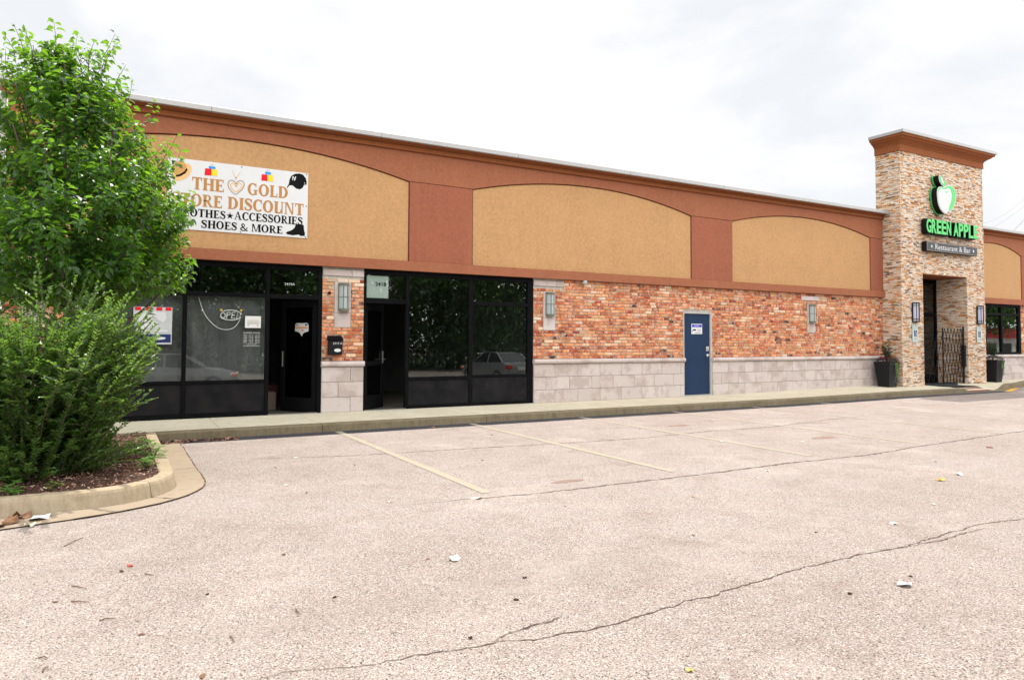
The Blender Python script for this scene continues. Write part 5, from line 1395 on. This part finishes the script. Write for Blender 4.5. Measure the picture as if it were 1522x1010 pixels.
# ------------------------------------------------------------------ litter
def scrap(x, y, s, seed, h=.35, thick=.003, n=9, lift=.0):
    """small curled irregular flake lying on the ground"""
    rr = random.Random(seed); b = MB(); z = gz(x, y) + .004 + lift; rot = rr.uniform(0, 6.3); el = rr.uniform(.45, .9)
    ring = []
    for k in range(n):
        t = 2 * PI * k / n; q = s * rr.uniform(.7, 1.1); px, py = q * math.cos(t), q * el * math.sin(t)
        ring.append((x + px * math.cos(rot) - py * math.sin(rot), y + px * math.sin(rot) + py * math.cos(rot), z + h * s * rr.random() ** 1.5))
    c0 = (x, y, z + h * s * .35)
    for k in range(n): a, d = ring[k], ring[(k + 1) % n]; b.face([c0, a, d]); b.face([(c0[0], c0[1], c0[2] - thick), (d[0], d[1], d[2] - thick), (a[0], a[1], a[2] - thick)]); b.face([a, (a[0], a[1], a[2] - thick), (d[0], d[1], d[2] - thick), d])
    return b
KIND = {'white': ('paper_scrap', 'paper', 'small white paper scrap lying on the sunlit asphalt', 'litter', 'small white scraps on the asphalt', .045),
        'pale': ('pale_leaf', 'cream', 'small pale dried leaf lying flat on the asphalt', 'leaf', 'pale dried leaves on the asphalt', .045),
        'dark': ('seed_husk', 'debris', 'tiny dark seed husk on the sunlit asphalt', 'debris', 'dark specks on the asphalt', .024),
        'brown': ('dry_leaf', 'dryleaf', 'small curled brown dry leaf on the asphalt', 'leaf', 'brown dry leaves on the asphalt', .030),
        'redleaf': ('red_leaf', 'redleaf', 'small red fallen leaf on the asphalt', 'leaf', 'red fallen leaves on the asphalt', .035),
        'yellow': ('yellow_leaf', 'yleaf', 'small thin yellow leaf on the asphalt', 'leaf', 'yellow leaves on the asphalt', .035)}
LIT = [('redleaf', 10.01, -3.32), ('white', 12.37, -2.56), ('dark', 10.99, -5.57), ('pale', 9.24, -6.02), ('white', 8.1, -5.46), ('white', 6.75, -7.48), ('white', 5.74, -9.66), ('dark', 4.56, -10.52), ('dark', 3.92, -10.53), ('brown', 4.01, -9.12), ('dark', 4.94, -9.52), ('dark', 9.2, -8.04), ('yellow', 5.0, -8.09), ('yellow', 2.36, -10.81), ('white', 3.28, -3.66), ('redleaf', 5.35, -3.2), ('brown', 4.13, -5.25), ('dark', 2.6, -4.83), ('brown', 1.72, -6.13), ('white', 1.62, -5.66), ('yellow', 1.73, -4.57), ('pale', 2.3, -6.9), ('dark', 1.09, -8.11), ('brown', 1.95, -8.68), ('dark', 2.34, -9.34), ('dark', 2.1, -9.65), ('dark', 1.18, -9.1), ('dark', 1.63, -10.0), ('dark', 3.66, -7.84), ('white', 8.02, -3.63), ('white', 2.1, -3.95), ('redleaf', .14, -7.87), ('dark', .09, -7.98), ('brown', -.25, -8.4), ('brown', .17, -9.15), ('brown', .39, -9.79), ('dark', .53, -8.69), ('pale', 6.77, -9.41)]
for i, (k, x, y) in enumerate(LIT):
    nm, mt, lb, ct, gr, s = KIND[k]; o = scrap(x, y, s * .6 * R.uniform(.8, 1.25), 100 + i, .5).build(nm, M[mt]); tag(recenter(o), lb, ct, gr)
SPECIAL = [('paper_scrap', 'paper', 2.11, -8.78, .085, 'largest white paper scrap in the middle foreground of the lot', 'litter'), ('paper_scrap', 'paper', 4.35, -10.61, .07, 'torn white paper strip at the lower right beyond the front crack', 'litter'),
           ('pale_leaf', 'cream', 3.09, -7.16, .075, 'cupped cream leaf by the end of the first yellow stripe', 'leaf'), ('orange_wrapper', 'orange', 8.01, -8.77, .075, 'small crumpled orange and white wrapper on the right of the lot', 'litter'),
           ('grey_scrap', 'papergrey', 8.54, -8.69, .08, 'flat grey scrap right of the orange wrapper', 'litter'), ('orange_wrapper', 'orange', 4.89, -1.88, .06, 'small orange and white wrapper near the kerb and second stripe', 'litter'),
           ('red_wrapper', 'redleaf', 11.15, -7.71, .07, 'small red and white scrap at the far right of the lot', 'litter')]
for i, (nm, mt, x, y, s, lb, ct) in enumerate(SPECIAL): tag(recenter(scrap(x, y, s * .75, 300 + i, .45).build(nm, M[mt])), lb, ct)
TW = [(-.27, -7.14, -.16, -6.95), (-.18, -8.14, -.1, -8.24), (-.17, -8.44, -.08, -8.5), (-.02, -8.84, .04, -8.85), (.22, -8.1, .27, -8.17), (.56, -9.39, .57, -9.48), (-.27, -9.22, -.23, -9.25), (.94, -9.17, .94, -9.26), (-.24, -9.4, -.22, -9.35)]
for i, (a, b_, c, d) in enumerate(TW):
    m_ = ((a + c) / 2 + R.uniform(-.01, .01), (b_ + d) / 2 + R.uniform(-.015, .015), .009); b = MB(); b.tube([(a, b_, .006), m_, (c, d, .007)], [.0035, .003, .002], 5)
    tag(recenter(b.build('twig', M['twig'])), 'longest brown twig on the asphalt below the island kerb' if i == 0 else 'thin brown twig lying on the left foreground asphalt', 'twig', None if i == 0 else 'twigs on the foreground asphalt')
b = scrap(-.50, -6.12, .13, 411, .45, .002, 7); tag(recenter(b.build('paper_sheet', M['paper'])), 'white folded paper against the front kerb of the mulch bed', 'litter')
for i, (x, y, s, lb) in enumerate(((-.63, -6.03, .10, 'big crumpled brown leaf against the kerb behind the white paper'), (-.69, -6.2, .08, 'brown curled leaf left of the white paper at the kerb'), (-.54, -6.36, .055, 'pale brown leaf in the gutter just below the white paper'), (-.76, -6.30, .06, 'flat brown leaf at the left edge of the gutter'))):
    tag(recenter(scrap(x, y, s, 420 + i, .9).build('dry_leaf', M['dryleaf' if i != 2 else 'cream'])), lb, 'leaf')
r = random.Random(77); b = MB()
for k in range(170):
    x = .66 + 1.05 * r.random() ** 1.3; y = -1.66 - .26 * r.random() ** 1.6 - .15 * max(0, .9 - x)
    t = random.Random(k); q = scrap(x, y, r.uniform(.02, .04), 500 + k, .8, .002, 6)
    o_ = len(b.v); b.v += q.v; b.f += [tuple(o_ + i for i in f) for f in q.f]; tn = (r.random() * .95 + .02, .01, 0); b.t += [tn] * len(q.f)
o = struct(b.build('leaf_litter', M['chips']), 'stuff')

# ------------------------------------------------------------------ what the windows mirror: the far side of the lot
def car(x, y, rot, label):
    z = gz(x, y); t = thing('parked_car', label, 'car', (x, y, z), 'silver cars parked across the lot', rot)
    def sec(px, hw, zb, zt, rnd=.1):   # cross-section ring
        return [(px, -hw, zb + .08), (px, -hw * .9, zb), (px, hw * .9, zb), (px, hw, zb + .08), (px, hw * 1.0, (zb + zt) * .55), (px, hw * .93, zt - .03), (px, hw * .8, zt), (px, -hw * .8, zt), (px, -hw * .93, zt - .03), (px, -hw, (zb + zt) * .55)]
    b = MB(); b.loft([sec(-2.25, .70, .36, .78), sec(-2.18, .80, .26, .92), (sec(-1.9, .84, .22, .97)), sec(-1.2, .86, .2, .98), sec(0, .87, .2, .95), sec(1.0, .86, .2, .93), sec(1.75, .83, .22, .83), sec(2.15, .76, .26, .70), sec(2.28, .62, .34, .58)])
    bo = b.build('body', M['carpaint'], t, local=True, smooth=False)
    def cab(px, hw, zt): return [(px, -hw, zt), (px, hw, zt)]
    b = MB(); P = [(-1.75, .72, .96), (-1.05, .62, 1.36), (-.6, .60, 1.42), (.25, .60, 1.41), (1.05, .72, .93)]
    b.loft([[(px, -.76, .92), (px, .76, .92), (px, hw, zt), (px, -hw, zt)] for px, hw, zt in [(P[0][0], .74, .95)] + P[1:4] + [(P[4][0], .74, .94)]]); b.build('cabin_glass', M['carglass'], t, local=True)
    b = MB(); b.loft([[(px, -hw, zt - .03), (px, hw, zt - .03), (px, hw * .96, zt + .012), (px, -hw * .96, zt + .012)] for px, hw, zt in P[1:4]])
    for s in (-1, 1):
        for (xa, za, wa), (xb, zb_, wb) in (((-1.75, .95, .76), (-1.05, 1.37, .63)), ((.25, 1.42, .61), (1.08, .93, .76)), ((-.35, .93, .775), (-.35, 1.40, .62))): b.tube([(xa, s * wa, za), (xb, s * wb, zb_)], .035, 6)
    b.build('roof', M['carpaint'], t, local=True)
    for px in (-1.38, 1.38):
        for s in (-1, 1):
            w_ = MB(); w_.tube([(px, s * .68, .31), (px, s * .885, .31)], .31, 20); wo = w_.build('wheel', M['tyre'], t, local=True)
            w_ = MB(); w_.tube([(px, s * .86, .31), (px, s * .895, .31)], .19, 14); w_.build('rim', M['steel'], wo, local=True)
    for s in (-1, 1):
        w_ = MB(); w_.bbox(-2.27, -2.0, s * .68 - .15, s * .68 + .15, .66, .86, .04); w_.build('tail_light', M['taillight'], t, local=True)
        w_ = MB(); w_.bbox(1.95, 2.25, s * .60 - .17, s * .60 + .17, .56, .70, .04); wo = w_.build('headlight', M['lens'], t, local=True)
        w_ = MB(); w_.bbox(2.02, 2.24, s * .76 - .05, s * .76 + .05, .56, .67, .02); w_.build('turn_signal', M['amber'], wo, local=True)
    w_ = MB(); w_.bbox(-2.285, -2.2, -.26, .26, .60, .76, .01); w_.build('number_plate', M['white'], t, local=True)
    w_ = MB(); w_.bbox(-2.33, -2.15, -.74, .74, .30, .46, .05); w_.build('bumper', M['carpaint'], t, local=True)
car(16.75, -17.7, math.radians(-94), 'silver sedan mirrored from behind in the right storefront window')
car(2.2, -17.1, math.radians(8), 'silver car mirrored in the window below the OPEN sign')
sheet('verge', [(-80, -31), (130, -31), (130, -60), (-80, -60)], .02, M['grass'])
def far_tree(x, y, h, w, seed, label, low=.10):
    rr = random.Random(seed); z = gz(x, y); t = thing('street_tree', label, 'tree', (x, y, z), 'trees across the lot mirrored in the glass'); tr = MB(); lf = MB()
    tr.tube([(0, 0, -.1), (.1, 0, h * .3), (0, .1, h * .6), (.1, 0, h * .9)], [.22, .17, .10, .03], 8)
    cl = []
    for k in range(44):
        az, s_ = rr.uniform(0, 6.3), w * math.sqrt(rr.random()); zz = h * rr.uniform(low, .97); f = math.sin(PI * min(1, max(.05, (zz / h - .08) / .95))) ** .6
        c = Vector((s_ * f * math.cos(az), s_ * f * math.sin(az), zz)); cl.append(c); tr.tube([(0, 0, zz * .7), tuple(c)], [.06, .015], 5)
        for m_ in range(150):
            p = c + Vector((rr.gauss(0, w * .2), rr.gauss(0, w * .2), rr.gauss(0, h * .055))); d = Vector((rr.uniform(-1, 1), rr.uniform(-1, 1), rr.uniform(-1, .4))); add_leaf(lf, p, d, Vector((rr.uniform(-1, 1), rr.uniform(-1, 1), 1)), .34, .22, (rr.random(), .01, 0))
    tr.build('trunk', M['bark'], t, local=True); lf.build('crown', M['far_leaf'], t, local=True)
TL = ['leftmost tree across the lot mirrored in the left storefront', 'second tree across the lot mirrored above the OPEN sign', 'tree across the lot mirrored behind the tubes of the OPEN sign', 'third tree across the lot mirrored over the left doorway', 'tree across the lot mirrored left in the second storefront', 'tree across the lot mirrored in the tall second storefront pane', 'tree across the lot mirrored behind the silver sedan', 'tree across the lot right of the mirrored sedan', 'far tree mirrored in the window right of the tower']
for i, (x, y, h, w) in enumerate(((-3, -31, 11, 3.6), (3.5, -33, 12, 3.8), (6.4, -36.5, 12, 3.9), (9.5, -31, 11, 3.6), (15.5, -32.5, 12.5, 4.0), (21, -31, 12, 3.8), (26.5, -33, 12, 4.0), (33, -32, 11, 3.8), (68, -21, 9, 2.8))): far_tree(x, y, h, w, 50 + i, TL[i], .42 if i == 8 else .10)
def hedge(x0, x1, y, h, seed, label):
    rr = random.Random(seed); t = thing('hedge', label, 'hedge', ((x0 + x1) / 2, y, -.5)); lf = MB(); st = MB(); hw = (x1 - x0) / 2
    for k in range(int((x1 - x0) * 260)):
        p = Vector((rr.uniform(-hw, hw), rr.gauss(0, .5), h * rr.random() * (.85 + .2 * mnoise.noise(Vector((k * .0, rr.random(), 1)))))); add_leaf(lf, p, Vector((rr.uniform(-1, 1), rr.uniform(-1, 1), rr.uniform(-1, .6))), Vector((rr.uniform(-1, 1), rr.uniform(-1, 1), 1)), .32, .2, (rr.random() * .7, .01, 0))
    for k in range(int((x1 - x0) * 1.5)): x = rr.uniform(-hw, hw); st.tube([(x, 0, -.05), (x + .1, .1, h * .8)], [.04, .01], 5)
    lf.build('foliage', M['far_leaf'], t, local=True); st.build('stems', M['bark'], t, local=True)
for i, (x, y, h, w) in enumerate(((0, -40, 12, 4), (9, -41, 13, 4.2), (13, -39, 12, 4), (18.5, -40, 13, 4.2), (24, -41, 13, 4.2), (30, -39, 12, 4), (37, -40, 12, 4))):
    far_tree(x, y, h, w, 80 + i, 'tree in the back row across the lot, seen only as dark foliage in the glass')
hedge(-8, 42, -34.5, 4.4, 91, 'long dark hedge across the lot mirrored low in the storefront glass')
sh = thing('roadside_shop', 'white low shop with red fascia mirrored in the window right of the tower', 'building', (92, -33, -.5))
b = MB(); b.box(-9, 9, -4, 4, 0, 2.6); b.build('wall', M['rowhouse'], sh, local=True)
b = MB(); b.box(-9.3, 9.3, -4.3, 4.3, 2.6, 3.7); b.build('fascia', M['redroof'], sh, local=True)
for k in range(5): b = MB(); b.box(-8 + 3.3 * k, -5.6 + 3.3 * k, 3.98, 4.04, .5, 2.0); b.build('window', M['carglass'], sh, local=True)

# ------------------------------------------------------------------ camera
cam = bpy.data.cameras.new('camera'); co = bpy.data.objects.new('camera', cam); COL.objects.link(co)
F_, yaw, pitch, roll, sx_, sy_, Hc, D = 1050.6806, .5139, .0396, .0049, -.6557, -40.5402, 1.5201, 13.3
r0 = Vector((math.cos(yaw), -math.sin(yaw), 0)); fw = Vector((math.sin(yaw) * math.cos(pitch), math.cos(yaw) * math.cos(pitch), math.sin(pitch)))
u0 = r0.cross(fw); rr_v = r0 * math.cos(roll) + u0 * math.sin(roll); uu = -r0 * math.sin(roll) + u0 * math.cos(roll)
co.matrix_world = Matrix(((rr_v.x, uu.x, -fw.x, 0), (rr_v.y, uu.y, -fw.y, -D), (rr_v.z, uu.z, -fw.z, Hc), (0, 0, 0, 1)))
cam.sensor_width = 36; cam.sensor_fit = 'HORIZONTAL'; cam.lens = F_ / 1522 * 36; cam.shift_x = -sx_ / 1522; cam.shift_y = sy_ / 1522
cam.clip_end = 1000; cam.clip_start = .05; scene.camera = co

# ------------------------------------------------------------------ light
SUN = Vector((.20, .30, 1)).normalized()
sl_ = bpy.data.lights.new('sun', 'SUN'); sl_.energy = 5.0; sl_.angle = math.radians(.55); sl_.color = (1, .95, .88)
so = bpy.data.objects.new('sun', sl_); COL.objects.link(so); so.rotation_euler = (-SUN).to_track_quat('-Z', 'Y').to_euler(); so.location = (10, 10, 40)
w = bpy.data.worlds.new('World'); scene.world = w; w.use_nodes = True; nt = w.node_tree; bg = nt.nodes['Background']
sky = nd(nt, 'TexSky', sky_type='NISHITA'); sky.sun_disc = False; sky.sun_elevation = math.asin(SUN.z); sky.sun_rotation = math.atan2(SUN.x, SUN.y); sky.air_density = 1.; sky.dust_density = 2.
tc = nt.nodes.new('ShaderNodeTexCoord'); g = tc.outputs['Generated']
mp = nd(nt, 'Mapping', {'Vector': g, 'Scale': (1, 1, 2.2), 'Location': (.3, .1, 0)}).outputs[0]
n1 = nd(nt, 'TexNoise', {'Vector': mp, 'Scale': 2.6, 'Detail': 9, 'Roughness': .58, 'Distortion': .3}).outputs[0]
n2 = nd(nt, 'TexNoise', {'Vector': mp, 'Scale': 1.7, 'Detail': 6, 'Roughness': .5}).outputs[0]
sep = nd(nt, 'SeparateXYZ', {0: nd(nt, 'VectorMath', {0: g}, operation='NORMALIZE').outputs[0]})
cloud = mixc(nt, mr(nt, n2, .42, .62, 0, 1), (10.3, 10.3, 10.3), (9.5, 9.5, 9.75))
hz = mixc(nt, .85, sky.outputs[0], (9.75, 9.9, 10.1))
col = mixc(nt, mr(nt, n1, .40, .53, 0, 1), hz, cloud)
# cloud deck brightens towards the zenith; added boost behind camera fills the facade
up = mr(nt, sep.outputs[2], .42, .75, 1, 1.2); back = mr(nt, sep.outputs[1], .2, -.3, 1, 3.15)
f = nd(nt, 'Math', {0: up, 1: back}, operation='MAXIMUM').outputs[0]
col = mixc(nt, 1., col, nd(nt, 'CombineColor', {0: f, 1: f, 2: f}).outputs[0], 'MULTIPLY')
nt.links.new(col, bg.inputs[0]); bg.inputs[1].default_value = .1
scene.view_settings.view_transform = 'Standard'; scene.view_settings.look = 'None'; scene.view_settings.exposure = 0.02; scene.view_settings.gamma = 1
scene.cycles.use_denoising = True; scene.cycles.max_bounces = 8; scene.cycles.transparent_max_bounces = 12
